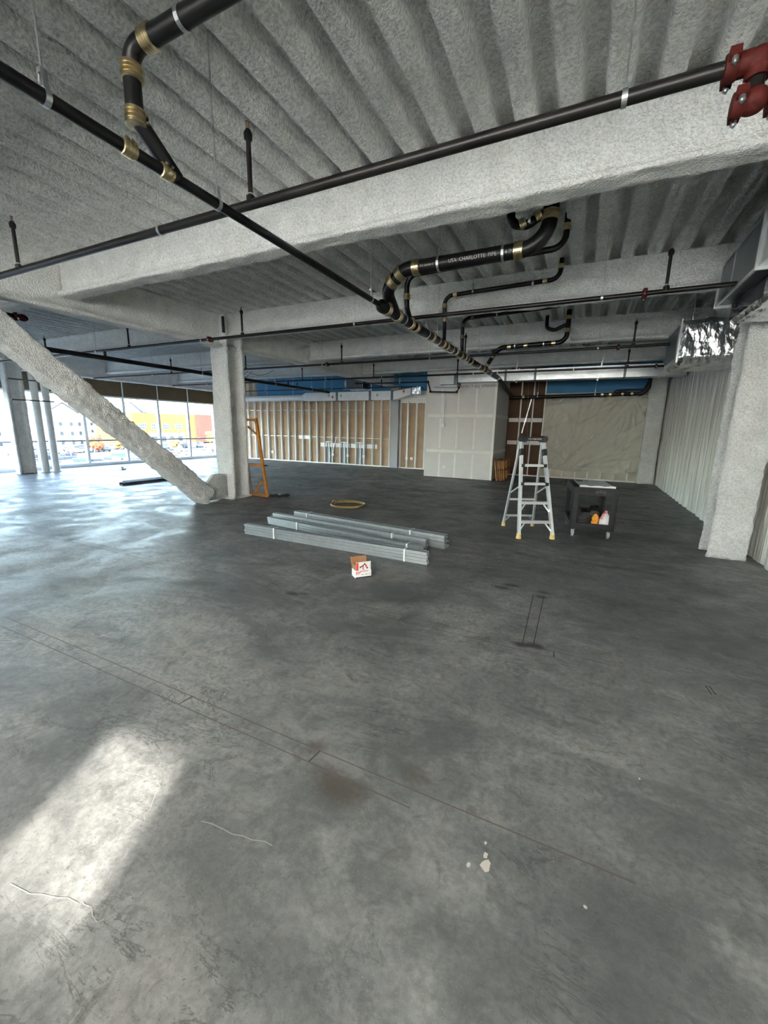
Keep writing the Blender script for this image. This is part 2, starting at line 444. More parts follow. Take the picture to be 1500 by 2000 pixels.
# concrete slab: mottled trowel finish with its own stains
def concrete():
    m, nt, b = newmat('concrete_slab')
    L = nt.links
    g = nt.nodes.new('ShaderNodeNewGeometry')
    def noise(scale, detail=6, rough=0.55, dist=0.0, st=(1, 1, 1)):
        mp = nt.nodes.new('ShaderNodeVectorMath'); mp.operation = 'MULTIPLY'; mp.inputs[1].default_value = st
        L.new(g.outputs['Position'], mp.inputs[0])
        n = nt.nodes.new('ShaderNodeTexNoise'); n.inputs['Scale'].default_value = scale; n.inputs['Detail'].default_value = detail
        n.inputs['Roughness'].default_value = rough; n.inputs['Distortion'].default_value = dist
        L.new(mp.outputs[0], n.inputs['Vector'])
        return n.outputs[0]
    def rng(s, a, b_, c=0.0, d=1.0, smooth=True):
        r = nt.nodes.new('ShaderNodeMapRange'); r.interpolation_type = 'SMOOTHSTEP' if smooth else 'LINEAR'
        for i, v in enumerate((a, b_, c, d)): r.inputs[i + 1].default_value = v
        L.new(s, r.inputs[0]); return r.outputs[0]
    def mul(a, b_):
        q = nt.nodes.new('ShaderNodeMath'); q.operation = 'MULTIPLY'
        for i, v in enumerate((a, b_)):
            if isinstance(v, (int, float)): q.inputs[i].default_value = v
            else: L.new(v, q.inputs[i])
        return q.outputs[0]
    def mixc(f, a, b_):
        q = nt.nodes.new('ShaderNodeMix'); q.data_type = 'RGBA'
        L.new(f, q.inputs[0])
        for i, v in ((6, a), (7, b_)):
            if isinstance(v, tuple): q.inputs[i].default_value = (*v, 1)
            else: L.new(v, q.inputs[i])
        return q.outputs[2]
    big = rng(noise(0.55, 5, 0.6, 0.8), 0.35, 0.65)
    c = mixc(big, (0.105, 0.112, 0.112), (0.235, 0.238, 0.232))
    mid = rng(noise(2.6, 5, 0.62, 1.2, (1, 1.35, 1)), 0.42, 0.72)
    c = mixc(mul(mid, 0.55), c, (0.315, 0.315, 0.305))
    dk = rng(noise(1.7, 5, 0.65, 1.6), 0.52, 0.78)
    c = mixc(mul(dk, 0.55), c, (0.066, 0.072, 0.073))
    fine = rng(noise(34, 4, 0.6), 0.35, 0.65)
    c = mixc(mul(fine, 0.42), c, (0.082, 0.086, 0.084))
    spk = rng(noise(150, 2, 0.5), 0.62, 0.72)
    c = mixc(mul(spk, 0.5), c, (0.33, 0.33, 0.315))
    warm = rng(noise(0.9, 2, 0.5, 0.3, (1, 1, 1)), 0.55, 0.75)
    c = mixc(mul(warm, 0.35), c, (0.21, 0.19, 0.172))
    def absd(sock):
        q = nt.nodes.new('ShaderNodeMath'); q.operation = 'SUBTRACT'; q.inputs[1].default_value = 0.5; L.new(sock, q.inputs[0])
        r = nt.nodes.new('ShaderNodeMath'); r.operation = 'ABSOLUTE'; L.new(q.outputs[0], r.inputs[0]); return r.outputs[0]
    lap = rng(noise(0.75, 6, 0.68, 0.9, (0.75, 1.5, 1)), 0.46, 0.66)          # trowel laps with a fairly hard edge
    c = mixc(mul(lap, 0.68), c, (0.066, 0.072, 0.073))
    lap2 = rng(noise(1.15, 6, 0.7, 1.4, (0.6, 1.7, 1.3)), 0.50, 0.70)
    c = mixc(mul(lap2, 0.40), c, (0.30, 0.297, 0.283))
    gr = rng(noise(11, 5, 0.72, 0.6), 0.46, 0.70)
    c = mixc(mul(gr, 0.7), c, (0.085, 0.089, 0.087))
    msk = rng(noise(1.3, 3), 0.45, 0.62)
    ln1 = mul(rng(absd(noise(2.1, 6, 0.7, 0.9, (0.55, 1.6, 1))), 0.0, 0.016, 1.0, 0.0), msk)
    c = mixc(mul(ln1, 0.65), c, (0.05, 0.052, 0.051))
    pit = mul(rng(noise(95, 3, 0.6, 0.8), 0.60, 0.68), rng(noise(0.9, 3, 0.5, 0.2, (1, 1, 3)), 0.46, 0.58))
    c = mixc(mul(pit, 0.55), c, (0.048, 0.048, 0.046))
    # stains: (x, y, rx, ry, strength, colour)
    wob = noise(5.5, 4, 0.6)
    S = [(-2.47, 3.05, 0.10, 0.05, 0.85, 0), (-2.36, 3.10, 0.07, 0.04, 0.7, 0), (-0.52, 4.34, 0.12, 0.05, 0.85, 0), (-0.60, 4.22, 0.12, 0.05, 0.8, 0), (-0.20, 4.30, 0.08, 0.05, 0.85, 0),
         (-0.21, 4.16, 0.09, 0.06, 0.85, 0), (-0.27, 3.10, 0.09, 0.05, 0.9, 0), (-0.17, 3.12, 0.09, 0.05, 0.9, 0), (-0.62, 5.6, 0.10, 0.06, 0.7, 0), (-0.86, 1.36, 0.17, 0.11, 0.75, 1),
         (-1.10, 1.50, 0.07, 0.06, 0.6, 1), (-0.55, 1.58, 0.10, 0.06, 0.5, 1), (0.62, 5.55, 0.55, 0.10, 0.6, 0), (1.0, 3.9, 1.1, 0.9, 0.42, 2), (0.25, 4.9, 1.0, 0.8, 0.40, 2), (-0.3, 2.35, 0.5, 0.35, 0.3, 2),
         (-2.45, 1.25, 0.5, 0.28, 0.55, 2), (0.25, 1.25, 0.40, 0.45, 0.6, 2), (-3.1, 2.9, 0.7, 0.35, 0.3, 2), (-1.0, 6.7, 1.6, 1.0, 0.35, 2), (-5.2, 6.5, 0.9, 0.15, 0.4, 0), (-7.2, 8.2, 0.5, 0.08, 0.5, 0),
         (0.4, 7.6, 0.9, 0.07, 0.5, 0), (1.2, 8.9, 0.6, 0.08, 0.6, 0), (-3.5, 10.2, 1.1, 0.12, 0.45, 0), (-1.2, 0.85, 0.25, 0.2, 0.45, 2), (-0.75, 0.75, 0.35, 0.16, 0.4, 2), (0.55, 1.75, 0.4, 0.25, 0.35, 2)]
    cols = ((0.026, 0.025, 0.024), (0.060, 0.050, 0.040), (0.062, 0.067, 0.070))
    for (x, y, rx, ry, st, k) in S:
        a = nt.nodes.new('ShaderNodeVectorMath'); a.operation = 'SUBTRACT'; a.inputs[1].default_value = (x, y, 0); L.new(g.outputs['Position'], a.inputs[0])
        q = nt.nodes.new('ShaderNodeVectorMath'); q.operation = 'MULTIPLY'; q.inputs[1].default_value = (1 / rx, 1 / ry, 0); L.new(a.outputs[0], q.inputs[0])
        ln = nt.nodes.new('ShaderNodeVectorMath'); ln.operation = 'LENGTH'; L.new(q.outputs[0], ln.inputs[0])
        w = nt.nodes.new('ShaderNodeMath'); w.operation = 'MULTIPLY_ADD'; L.new(wob, w.inputs[0]); w.inputs[1].default_value = 1.3; w.inputs[2].default_value = -0.65
        ad = nt.nodes.new('ShaderNodeMath'); ad.operation = 'ADD'; L.new(ln.outputs['Value'], ad.inputs[0]); L.new(w.outputs[0], ad.inputs[1])
        c = mixc(mul(rng(ad.outputs[0], 0.25, 1.15, 1.0, 0.0), st), c, cols[k])
    L.new(c, b.inputs['Base Color'])
    L.new(rng(noise(1.9, 3, 0.6, 0.8), 0.3, 0.7, 0.40, 0.62), b.inputs['Roughness'])
    b.inputs['Specular IOR Level'].default_value = 0.21
    bp = nt.nodes.new('ShaderNodeBump'); bp.inputs['Strength'].default_value = 0.22; bp.inputs['Distance'].default_value = 0.004
    hh = nt.nodes.new('ShaderNodeMath'); hh.operation = 'ADD'
    L.new(noise(9, 5, 0.65, 0.8), hh.inputs[0]); L.new(noise(60, 4, 0.6), hh.inputs[1])
    L.new(hh.outputs[0], bp.inputs['Height']); L.new(bp.outputs[0], b.inputs['Normal'])
    return m
M['concrete'] = concrete()

# ------------------------------------------------------------------ room shell
XW, XE, YS, YN = -17.0, 2.25, -4.5, 15.75
ZD = 3.92          # underside of the deck ribs

fl = MB().box(XW - 0.3, XE + 0.3, YS - 0.3, YN + 0.3, -0.25, 0.0).build('floor', M['concrete'])
tag(fl, 'bare grey mottled concrete slab across the whole storey', 'floor', kind='structure')

# layout lines snapped on the slab (flat marks)
def mark(a, b, w, m, name='layout_line', z=0.0008):
    a = Vector((a[0], a[1], z)); b = Vector((b[0], b[1], z)); d = (b - a).normalized(); s = Vector((-d.y, d.x, 0)) * w / 2
    MB().add([a - s, b - s, b + s, a + s], [(0, 1, 2, 3)]).build(name, m, fl)
LN = [((-4.31, 1.50), (-1.07, 1.495), 1), ((-4.2, 1.405), (-1.07, 1.41), 1), ((-1.07, 1.495), (0.35, 1.50), 1), ((-1.07, 1.41), (-0.52, 1.405), 1), ((-2.02, 1.41), (-2.01, 1.50), 0), ((-1.07, 1.41), (-1.06, 1.495), 0),
      ((-7.4, 3.04), (-4.73, 3.05), 1), ((-6.9, 3.14), (-4.83, 3.14), 1), ((-4.73, 3.05), (-4.75, 4.5), 1), ((-4.83, 3.14), (-4.85, 4.9), 1), ((-2.41, 3.14), (-2.44, 4.4), 1), ((-2.50, 3.04), (-2.53, 4.4), 1),
      ((-2.53, 3.04), (0.05, 3.01), 1), ((-2.41, 3.14), (0.4, 3.10), 1), ((-0.03, 3.11), (-0.025, 3.02), 0), ((-0.26, 3.11), (-0.29, 4.2), 0), ((-0.18, 3.13), (-0.19, 4.2), 0), ((-1.29, 3.02), (-1.27, 3.11), 0),
      ((-1.26, 3.02), (-1.24, 3.11), 0), ((0.91, 3.12), (0.92, 3.02), 0), ((0.93, 3.13), (0.945, 3.03), 0), ((0.18, 5.45), (0.96, 5.67), 0), ((1.5, 6.6), (2.2, 6.0), 0), ((0.6, 7.2), (1.7, 7.35), 0), ((0.9, 8.3), (2.1, 8.2), 0), ((-7.5, 9.4), (-3.4, 9.5), 0), ((-5.6, 12.2), (-3.5, 12.6), 0),
      ((-4.5, 6.0), (-2.6, 9.6), 0), ((-10.5, 3.1), (-7.4, 3.04), 1)]
for a, b, k in LN:
    mark(a, b, 0.006 if k else 0.008, M['chalk_red'] if k else M['chalk'])
def crack(pts, w=0.003):
    for i in range(len(pts) - 1): mark(pts[i], pts[i + 1], w, M['crack'], 'crack', 0.0012)
def jag(a, b, n, amp):
    out = []
    for i in range(n + 1):
        t = i / n
        out.append((a[0] + (b[0] - a[0]) * t + random.uniform(-amp, amp), a[1] + (b[1] - a[1]) * t + random.uniform(-amp, amp)))
    return out
crack(jag((-1.84, 0.97), (-1.62, 1.0), 6, 0.012)); crack(jag((-1.62, 1.0), (-1.50, 0.84), 6, 0.012)); crack(jag((-1.70, 0.47), (-1.42, 0.55), 6, 0.012)); crack(jag((-1.42, 0.55), (-1.29, 0.55), 5, 0.012))
crack(jag((-1.28, 0.95), (-0.95, 1.0), 7, 0.012), 0.003)
for (x, y, r) in ((-0.175, 1.35, 0.012), (-0.165, 1.31, 0.022), (-0.225, 1.285, 0.009), (-0.185, 1.40, 0.008), (0.18, 1.33, 0.007), (0.42, 2.05, 0.006)):
    n = 9
    MB().add([(x + r * random.uniform(0.6, 1.1) * math.cos(6.283 * k / n), y + 1.3 * r * random.uniform(0.6, 1.1) * math.sin(6.283 * k / n), 0.0015) for k in range(n)], [tuple(range(n))]).build('plaster_spot', M['plaster'], fl)

# fluted deck
def deck():
    def grid(xs, ys):
        X, Y = np.meshgrid(xs, ys)
        u = (X - 0.28 + 0.1525) % 0.305 - 0.1525
        au = np.abs(u)
        t = np.clip((au - 0.070) / 0.030, 0, 1); t = t * t * (3 - 2 * t)
        Z = ZD + 0.145 * t + 0.013 * np.exp(-(u / 0.012) ** 2)
        P = np.stack([X, Y, Z], -1).reshape(-1, 3)
        Q = P * np.array([1, 1, 1])
        d = (vnoise(Q * 28, 1) - 0.5) * 0.010 + (vnoise(Q * np.array([12, 7, 12]), 2) - 0.5) * 0.012 + (vnoise(Q * np.array([3, 1.2, 3]), 3) - 0.5) * 0.012
        P[:, 2] += d
        P[:, 0] += (vnoise(Q * np.array([9, 3, 9]), 4) - 0.5) * 0.012
        ny, nx = X.shape
        i = np.arange(nx * ny).reshape(ny, nx)
        F = np.stack([i[:-1, :-1], i[1:, :-1], i[1:, 1:], i[:-1, 1:]], -1).reshape(-1, 4)
        return P, F
    p = 0.305
    xr = np.arange(0.28 - p * 24.5, XE + 0.1, p / 16)
    yr = np.concatenate([np.arange(YS, 0.5, 0.2), np.arange(0.5, 4.0, 0.026), np.arange(4.0, 7.0, 0.042), np.arange(7.0, YN + 0.1, 0.12)])
    xl = np.arange(XW, xr[0] + 1e-4, p / 12); xl[-1] = xr[0]
    yl = np.concatenate([np.arange(YS, 0, 0.4), np.arange(0, YN + 0.1, 0.12)])
    m = MB()
    for xs, ys in ((xr, yr), (xl, yl)):
        P, F = grid(xs, ys)
        m.add(P.tolist(), F.tolist())
    # slab over the deck
    m.box(XW - 0.2, XE + 0.2, YS - 0.2, YN + 0.2, ZD + 0.19, ZD + 0.3)
    return m.build('ceiling', M['spray_deck'], smooth=True, angle=None)
tag(deck(), 'fluted metal deck coated in rough grey sprayed fireproofing', 'ceiling', kind='structure')

def isec(w, z0, z1, tf=0.055, tw=0.085):
    h = w / 2; t = tw / 2
    return [(-h, z0), (h, z0), (h, z0 + tf), (t + 0.02, z0 + tf + 0.015), (t, z0 + tf + 0.05), (t, z1 - tf - 0.03), (t + 0.02, z1 - tf), (h * 0.9, z1 - tf + 0.01), (h * 0.9, z1), (-h * 0.9, z1),
            (-h * 0.9, z1 - tf + 0.01), (-t - 0.02, z1 - tf), (-t, z1 - tf - 0.03), (-t, z0 + tf + 0.05), (-t - 0.02, z0 + tf + 0.015), (-h, z0 + tf)]
BY = [0.78, 3.83, 6.88, 9.93, 12.98]
BLR = ['grey sprayed cross beam directly above the viewpoint on the near side', 'big grey sprayed cross beam sweeping over the foreground under the near sprinkler pipe',
       'grey sprayed cross beam between the H column and the corner sheet-metal duct', 'grey sprayed cross beam behind the one at the H column', 'farthest grey sprayed cross beam in front of the back wall']
BLL = ['sprayed beam in the window bay nearest the viewpoint', 'sprayed beam in the window bay above the diagonal brace', 'sprayed beam in the window bay running to the H column', 'sprayed beam in the window bay just beyond the H column', 'sprayed beam in the window bay farthest away by the back wall']
for i, y in enumerate(BY):
    near = i == 1
    b = sprayed('ceiling_beam', isec(0.235, 3.45, ZD + 0.02), (-7.12, y, 0), (0, 1, 0), (0, 0, 1), (1, 0, 0), 9.1, M['spray'], ds=0.02 if near else 0.03, step=0.03 if near else 0.06, amp=0.02 if near else 0.016, seed=i)
    tag(b, BLR[i], 'beam', 'cross beams')
    b = sprayed('ceiling_beam', isec(0.235, 3.45, ZD + 0.02), (-16.4, y, 0), (0, 1, 0), (0, 0, 1), (1, 0, 0), 9.12, M['spray'], ds=0.035, step=0.09, amp=0.014, seed=i + 20)
    tag(b, BLL[i], 'beam', 'cross beams by the windows')
def girder(x, z0, label, w=0.27, seed=0, y0=YS):
    b = sprayed('ceiling_girder', isec(w, z0, ZD + 0.01, 0.065, 0.1), (x, y0, 0), (1, 0, 0), (0, 0, 1), (0, 1, 0), YN - 0.1 - y0, M['spray'], ds=0.03, step=0.05, amp=0.016, seed=seed)
    tag(b, label, 'girder')
girder(-7.2, 3.25, 'deep grey sprayed girder running away over the H column', seed=41)
girder(-16.45, 3.22, 'pale sprayed edge girder above the window wall', seed=42)
girder(2.02, 3.28, 'grey sprayed girder along the right wall behind the ducts', seed=43)

def hcol(name, cx, cy, sx, sy, z1, label, tf=0.075, tw=0.10, amp=0.02, z0=0.0):
    X, Y = sx / 2, sy / 2; t = tw / 2
    poly = [(-X, -Y), (X, -Y), (X, -Y + tf), (t, -Y + tf + 0.02), (t, Y - tf - 0.02), (X, Y - tf), (X, Y), (-X, Y), (-X, Y - tf), (-t, Y - tf - 0.02), (-t, -Y + tf + 0.02), (-X, -Y + tf)]
    o = sprayed(name, poly, (cx, cy, z0), (1, 0, 0), (0, 1, 0), (0, 0, 1), z1 - z0, M['spray'], ds=0.028, step=0.035, amp=amp, seed=int(cx * 7) & 63)
    return tag(o, label, 'column')
# the H column with its gusset is one thing
colr = thing('steel_column', 'grey sprayed H column at the foot of the diagonal brace', 'column', (-7.21, 6.95, 0))
o = hcol('shaft', -7.21, 6.95, 0.48, 0.50, ZD, None); o.parent = colr; o.location = -Vector(colr.location); del o['category']
g = sprayed('gusset_plate', [(6.0, 0.03), (6.12, 0.36), (6.36, 0.60), (6.74, 0.56), (6.74, 0.02)], (-7.16, 0, 0), (0, 1, 0), (0, 0, 1), (-1, 0, 0), 0.10, M['spray'], ds=0.03, step=0.03, amp=0.012)
g.parent = colr; g.location = -Vector(colr.location)
g = sprayed('base_plate', [(-7.5, 6.62), (-6.93, 6.62), (-6.93, 7.25), (-7.5, 7.25)], (0, 0, 0), (1, 0, 0), (0, 1, 0), (0, 0, 1), 0.035, M['spray'], ds=0.04, step=0.02, amp=0.012)
g.parent = colr; g.location = -Vector(colr.location)
g = MB().bar((-6.93, 6.62, 3.83), (-6.93, 6.62, 3.52), 0.03, 0.05).build('clip_angle', M['black'], colr)
hcol('steel_column', 1.90, 6.92, 0.43, 0.48, 3.4, 'sprayed column standing against the right wall in the middle distance', amp=0.022)
hcol('steel_column', -16.0, 6.74, 0.30, 0.46, 3.5, 'slim sprayed H column beside the two white round pipes at the windows', amp=0.012)
o = MB().box(-7.21, -6.87, 15.52, 15.72, 0, 3.3).build('wall_column', M['bld_grey']); tag(o, 'flat grey steel column set into the stud wall', 'column')
o = sprayed('corner_column', [(1.72, 15.45), (2.2, 15.45), (2.2, 15.72), (1.72, 15.72)], (0, 0, 0), (1, 0, 0), (0, 1, 0), (0, 0, 1), 3.4, M['spray'], ds=0.05, step=0.06, amp=0.012)
tag(o, 'grey wrapped column in the far right corner', 'column')
# diagonal brace
bu = Vector((0, -0.756, 0.654)).normalized()
bn = Vector((0, 0.654, 0.756)).normalized()
br = sprayed('diagonal_brace', [(-0.17, -0.19), (0.17, -0.19), (0.17, 0.17), (-0.17, 0.17)], (-7.2, 6.12, 0.13), (1, 0, 0), tuple(bn), tuple(bu), 4.9, M['spray'], ds=0.022, step=0.024, amp=0.045, freq=13, seed=77)
tag(br, 'thick sprayed diagonal brace rising left from the H column foot', 'brace')

# window wall
wl = thing('wall_left', 'full height window wall looking out on a car park', 'wall', (XW, 5, 0), kind='structure')
MB().box(XW - 0.05, XW + 0.0, YS, YN, 3.2, ZD + 0.1).build('spandrel', M['soffit'], wl)
MY = [15.28 - 1.524 * k for k in range(14)]
for k in range(13):
    y1, y0 = MY[k], MY[k + 1]
    w = thing('window_%d' % (k + 1), None, 'window', (XW, y0, 0), kind='structure')
    w['label'] = '%s tall window bay with a low transom, counting from the back wall' % ['first', 'second', 'third', 'fourth', 'fifth', 'sixth', 'seventh', 'eighth', 'ninth', 'tenth', 'eleventh', 'twelfth', 'thirteenth'][k]
    MB().box(XW - 0.06, XW - 0.045, y0 + 0.03, y1 - 0.03, 0.99, 2.62).build('pane', M['glass'], w)
    MB().box(XW - 0.06, XW - 0.045, y0 + 0.03, y1 - 0.03, 0.10, 0.94).build('pane', M['glass'], w)
    MB().box(XW - 0.11, XW + 0.03, y1 - 0.05, y1 + 0.05, 0.0, 2.70).box(XW + 0.03, XW + 0.04, y1 - 0.02, y1 + 0.02, 0.1, 2.66).build('mullion', M['frame'], w)
    MB().box(XW - 0.09, XW + 0.02, y0 + 0.033, y1 - 0.033, 0.935, 0.995).build('transom', M['print_grey'], w)
    MB().box(XW - 0.09, XW + 0.02, y0 + 0.033, y1 - 0.033, 2.62, 2.68).build('head', M['frame'], w)
    MB().box(XW - 0.11, XW + 0.10, y0 + 0.0, y1 - 0.0, 0.0, 0.07).box(XW - 0.09, XW + 0.04, y0 + 0.033, y1 - 0.033, 0.07, 0.12).build('sill', M['frame'], w)
    MB().box(XW - 0.03, XW + 0.05, y0 + 0.02, y1 - 0.02, 2.68, 3.24).build('soffit_panel', M['soffit'], wl)
    MB().box(XW + 0.03, XW + 0.07, y1 - 0.02, y1 + 0.02, 2.66, 3.24).build('joint_strip', M['frame'], wl)
MB().box(XW - 0.1, XW + 0.05, 15.28, YN, 0, ZD).build('end_panel', M['frame'], wl)

# back wall: sheathing, blue membrane, studs and blocking are its parts
wb = thing('wall_back', 'stud framed back wall with tan sheathing and blue upper band', 'wall', (-7, YN, 0), kind='structure')
MB().box(XW, -4.85, YN, YN + 0.12, 0, 2.78).build('sheathing', M['tan'], wb)
MB().box(-4.85, -1.32, YN, YN + 0.12, 0, ZD + 0.1).build('sheathing', M['brown'], wb)
MB().box(XW, -14.5, YN, YN + 0.12, 2.78, ZD + 0.1).build('sheathing', M['tan'], wb)
MB().box(-14.5, -4.85, YN, YN + 0.12, 2.78, ZD + 0.1).build('membrane', M['blue'], wb)
MB().box(-1.32, XE, YN, YN + 0.12, 2.92, ZD + 0.1).build('membrane', M['blue'], wb)
MB().box(-1.32, XE, YN, YN + 0.12, 0, 2.92).build('insulation', M['batt'], wb)
def stud(x, z0=0.03, z1=2.8, y=15.635, w=0.034):
    MB().box(x - w / 2, x + w / 2, y, y + 0.012, z0, z1).box(x - w / 2, x - w / 2 + 0.006, y, YN, z0, z1).box(x - w / 2, x + w / 2, YN - 0.01, YN, z0, z1).build('stud', M['stud_white'], wb)
for k in range(21): stud(-15.45 + 0.4075 * k + (0.0), z1=3.85 if k < 3 else 2.8)
for x in (-6.83, -6.51, -6.13, -5.75): stud(x)
for x in (-10.31, -9.50, -8.70): stud(x, 0.03, 0.96)
for x in (-10.5, -9.68, -8.88):
    MB().box(x, x + 0.38, 15.635, 15.70, 0.96, 0.99).build('header', M['stud_white'], wb)
    MB().box(x + 0.02, x + 0.36, 15.735, 15.748, 0.05, 0.95).build('backing_board', M['print_grey'], wb)
for x in (-2.13, -1.71, -1.33): stud(x, z1=3.7)
for x in (-0.95, -0.55, -0.13, 0.26, 0.66, 1.07, 1.45): stud(x, z1=2.85)
MB().box(XW, -4.9, 15.63, YN, 0, 0.035).build('bottom_track', M['stud_white'], wb)
MB().box(-2.52, 1.7, 15.63, YN, 0, 0.035).build('bottom_track', M['stud_white'], wb)
MB().box(-15.5, -4.9, 15.63, YN, 2.78, 2.82).build('top_track', M['stud_white'], wb)
for k in range(8):
    x0 = -10.80 + 0.4 * k
    if x0 > -7.9: break
    MB().box(x0 + 0.02, x0 + (0.36 if k < 7 else 0.12), 15.66, 15.675, 0.75, 0.93).build('blocking', M['white'], wb)
for x0 in (-12.0, -11.65): MB().box(x0, x0 + 0.32, 15.66, 15.675, 1.07, 1.23).build('blocking', M['white'], wb)
for z0, z1 in ((1.13, 1.27), (1.93, 2.07)):
    for x0, x1 in ((-2.5, -2.16), (-2.10, -1.74), (-1.68, -1.36)): MB().box(x0, x1, 15.62, 15.632, z0, z1).build('blocking', M['white'], wb)
MB().box(-15.4, -7.3, 15.70, 15.708, 1.17, 1.185).build('bridging', M['galv'], wb)
MB().box(-15.4, -7.3, 15.70, 15.708, 2.36, 2.375).build('bridging', M['galv'], wb)
# ragged plaster edge over the last tan bays
pts = [(-6.85, 15.70, 2.8)] + [(-6.85 + 0.1 * k, 15.70, 2.56 + 0.10 * float(vnoise(np.array([[k * 0.55, 3.3, 0.2]]))[0]) + 0.06 * float(vnoise(np.array([[k * 1.7, 9.3, 0.2]]))[0])) for k in range(20)] + [(-4.9, 15.70, 2.8)]
MB().prism(pts[::-1], (0, 0.02, 0)).build('torn_edge', M['mud'], wb)
MB().box(-6.85, -4.9, 15.69, 15.72, 2.8, 3.1).build('plaster_band', M['mud'], wb)
for x0, x1 in ((-1.2, -0.6), (-0.5, -0.2), (0.3, 0.55)): MB().box(x0, x1, 15.625, 15.63, 2.62, 2.68).build('dark_tear', M['bld_grey'], wb)

# plastic sheet hung over the insulation
def sheet():
    nx, nz = 150, 110
    xs = np.linspace(-1.30, 1.72, nx + 1); zs = np.linspace(0.30, 2.78, nz + 1)
    X, Z = np.meshgrid(xs, zs); x = X.ravel(); z = Z.ravel()
    def ridge(ang, f, st, seed):
        c, s_ = math.cos(ang), math.sin(ang)
        q = np.stack([(x * c + z * s_) * f, np.full_like(x, seed), (-x * s_ + z * c) * f * st], 1)
        return 1 - np.abs(vnoise(q, seed) - 0.5) * 2
    fan = np.arctan2(z - 2.75, x - 1.35)                              # creases fanning out from the upper right pin
    q = np.stack([fan * 9, np.full_like(x, 2.0), np.hypot(x - 1.35, z - 2.75) * 0.8], 1)
    fr = 1 - np.abs(vnoise(q, 12) - 0.5) * 2
    q2 = np.stack([np.arctan2(z - 0.4, x + 0.35) * 7, np.full_like(x, 5.0), np.hypot(x + 0.35, z - 0.4) * 0.9], 1)
    fr2 = 1 - np.abs(vnoise(q2, 14) - 0.5) * 2
    y = 15.61 - 0.05 * ridge(-0.75, 3.2, 0.25, 3) ** 4 - 0.07 * fr ** 5 - 0.06 * fr2 ** 5 - 0.03 * ridge(-0.6, 8, 0.2, 6) ** 4
    V = np.stack([x, y, z + np.where(Z.ravel() < 0.31, 0.04 * np.sin(x * 5), 0)], 1)
    i = np.arange(len(x)).reshape(X.shape)
    F = np.stack([i[:-1, :-1], i[:-1, 1:], i[1:, 1:], i[1:, :-1]], -1).reshape(-1, 4)
    m = MB(); m.add(V.tolist(), F.tolist())
    return m.build('plastic_sheet', M['poly'], smooth=True, angle=None)
tag(sheet(), 'wrinkled clear plastic sheet over the insulated studs beyond the cart', 'sheeting')

# right wall: plastic faced insulation bulging between studs
def rwall():
    ys = np.arange(YS, YN + 0.02, 0.034); zs = np.linspace(0, ZD + 0.08, 40)
    Y, Z = np.meshgrid(ys, zs)
    ph = ((Y - 7.0) / 0.406) % 1.0
    P = np.stack([np.zeros_like(Y), Y, Z], -1).reshape(-1, 3)
    b = 0.030 * np.sin(np.pi * ph).reshape(-1) ** 0.7 + 0.03 * vnoise(P * np.array([1, 6, 0.9]), 6) + 0.012 * vnoise(P * np.array([1, 20, 3.0]), 7)
    P[:, 0] = XE + 0.03 - b
    i = np.arange(P.shape[0]).reshape(Y.shape)
    F = np.stack([i[:-1, :-1], i[:-1, 1:], i[1:, 1:], i[1:, :-1]], -1).reshape(-1, 4)
    m = MB(); m.add(P.tolist(), F.tolist())
    return m
wr = thing('wall_right', 'insulated right wall under creased milky plastic', 'wall', (XE, 5, 0), kind='structure')
rwall().build('plastic_facing', M['wall_poly'], wr, smooth=True, angle=None)
MB().box(XE + 0.06, XE + 0.2, YS, YN, 0, ZD + 0.1).build('sheathing', M['tan'], wr)
for k in range(22): MB().box(XE + 0.006, XE + 0.02, 7.0 + 0.406 * k - 0.018, 7.0 + 0.406 * k + 0.018, 0.02, 3.2).build('stud', M['stud_white'], wr)
MB().box(XE - 0.035, XE - 0.015, 9.6, YN, 3.24, ZD).build('membrane', M['blue'], wr)
for k in range(9):
    MB().ball((XE - 0.02 + random.uniform(-0.02, 0.02), 7.28 + random.uniform(0, 0.45), 0.12 + 0.17 * k), 0.07, 0.12 + 0.05 * random.random(), 0.14, 12, 8, 0.16, k).build('spray_foam', M['foam'], wr, smooth=True)

# unseen rear wall behind the viewpoint; film in its openings added to brighten the room
wf = thing('wall_rear', 'solid rear wall behind the viewpoint, its openings covered by film added for light', 'wall', (-7, YS, 0), kind='structure')
OPEN = [(-5.6, -0.35, 1.5, 3.5), (-0.05, 2.1, 1.5, 3.5)]
SLOT = ((0.40, 0.92, 2.42, 2.76), (0.40, 0.62, 2.2, 2.42))       # gap in the added film, shaped to cast the sun patch on the slab
def pierced(x0, x1, z0, z1, holes, ya, yb):
    xs = sorted({x0, x1, *[h[0] for h in holes], *[h[1] for h in holes]}); zs = sorted({z0, z1, *[h[2] for h in holes], *[h[3] for h in holes]})
    m = MB()
    for i in range(len(xs) - 1):
        for j in range(len(zs) - 1):
            cx = (xs[i] + xs[i + 1]) / 2; cz = (zs[j] + zs[j + 1]) / 2
            if any(h[0] < cx < h[1] and h[2] < cz < h[3] for h in holes): continue
            m.box(xs[i], xs[i + 1], ya, yb, zs[j], zs[j + 1])
    return m
pierced(XW, XE + 0.1, 0, ZD + 0.1, OPEN, YS - 0.15, YS).build('wall_panel', M['drywall'], wf)
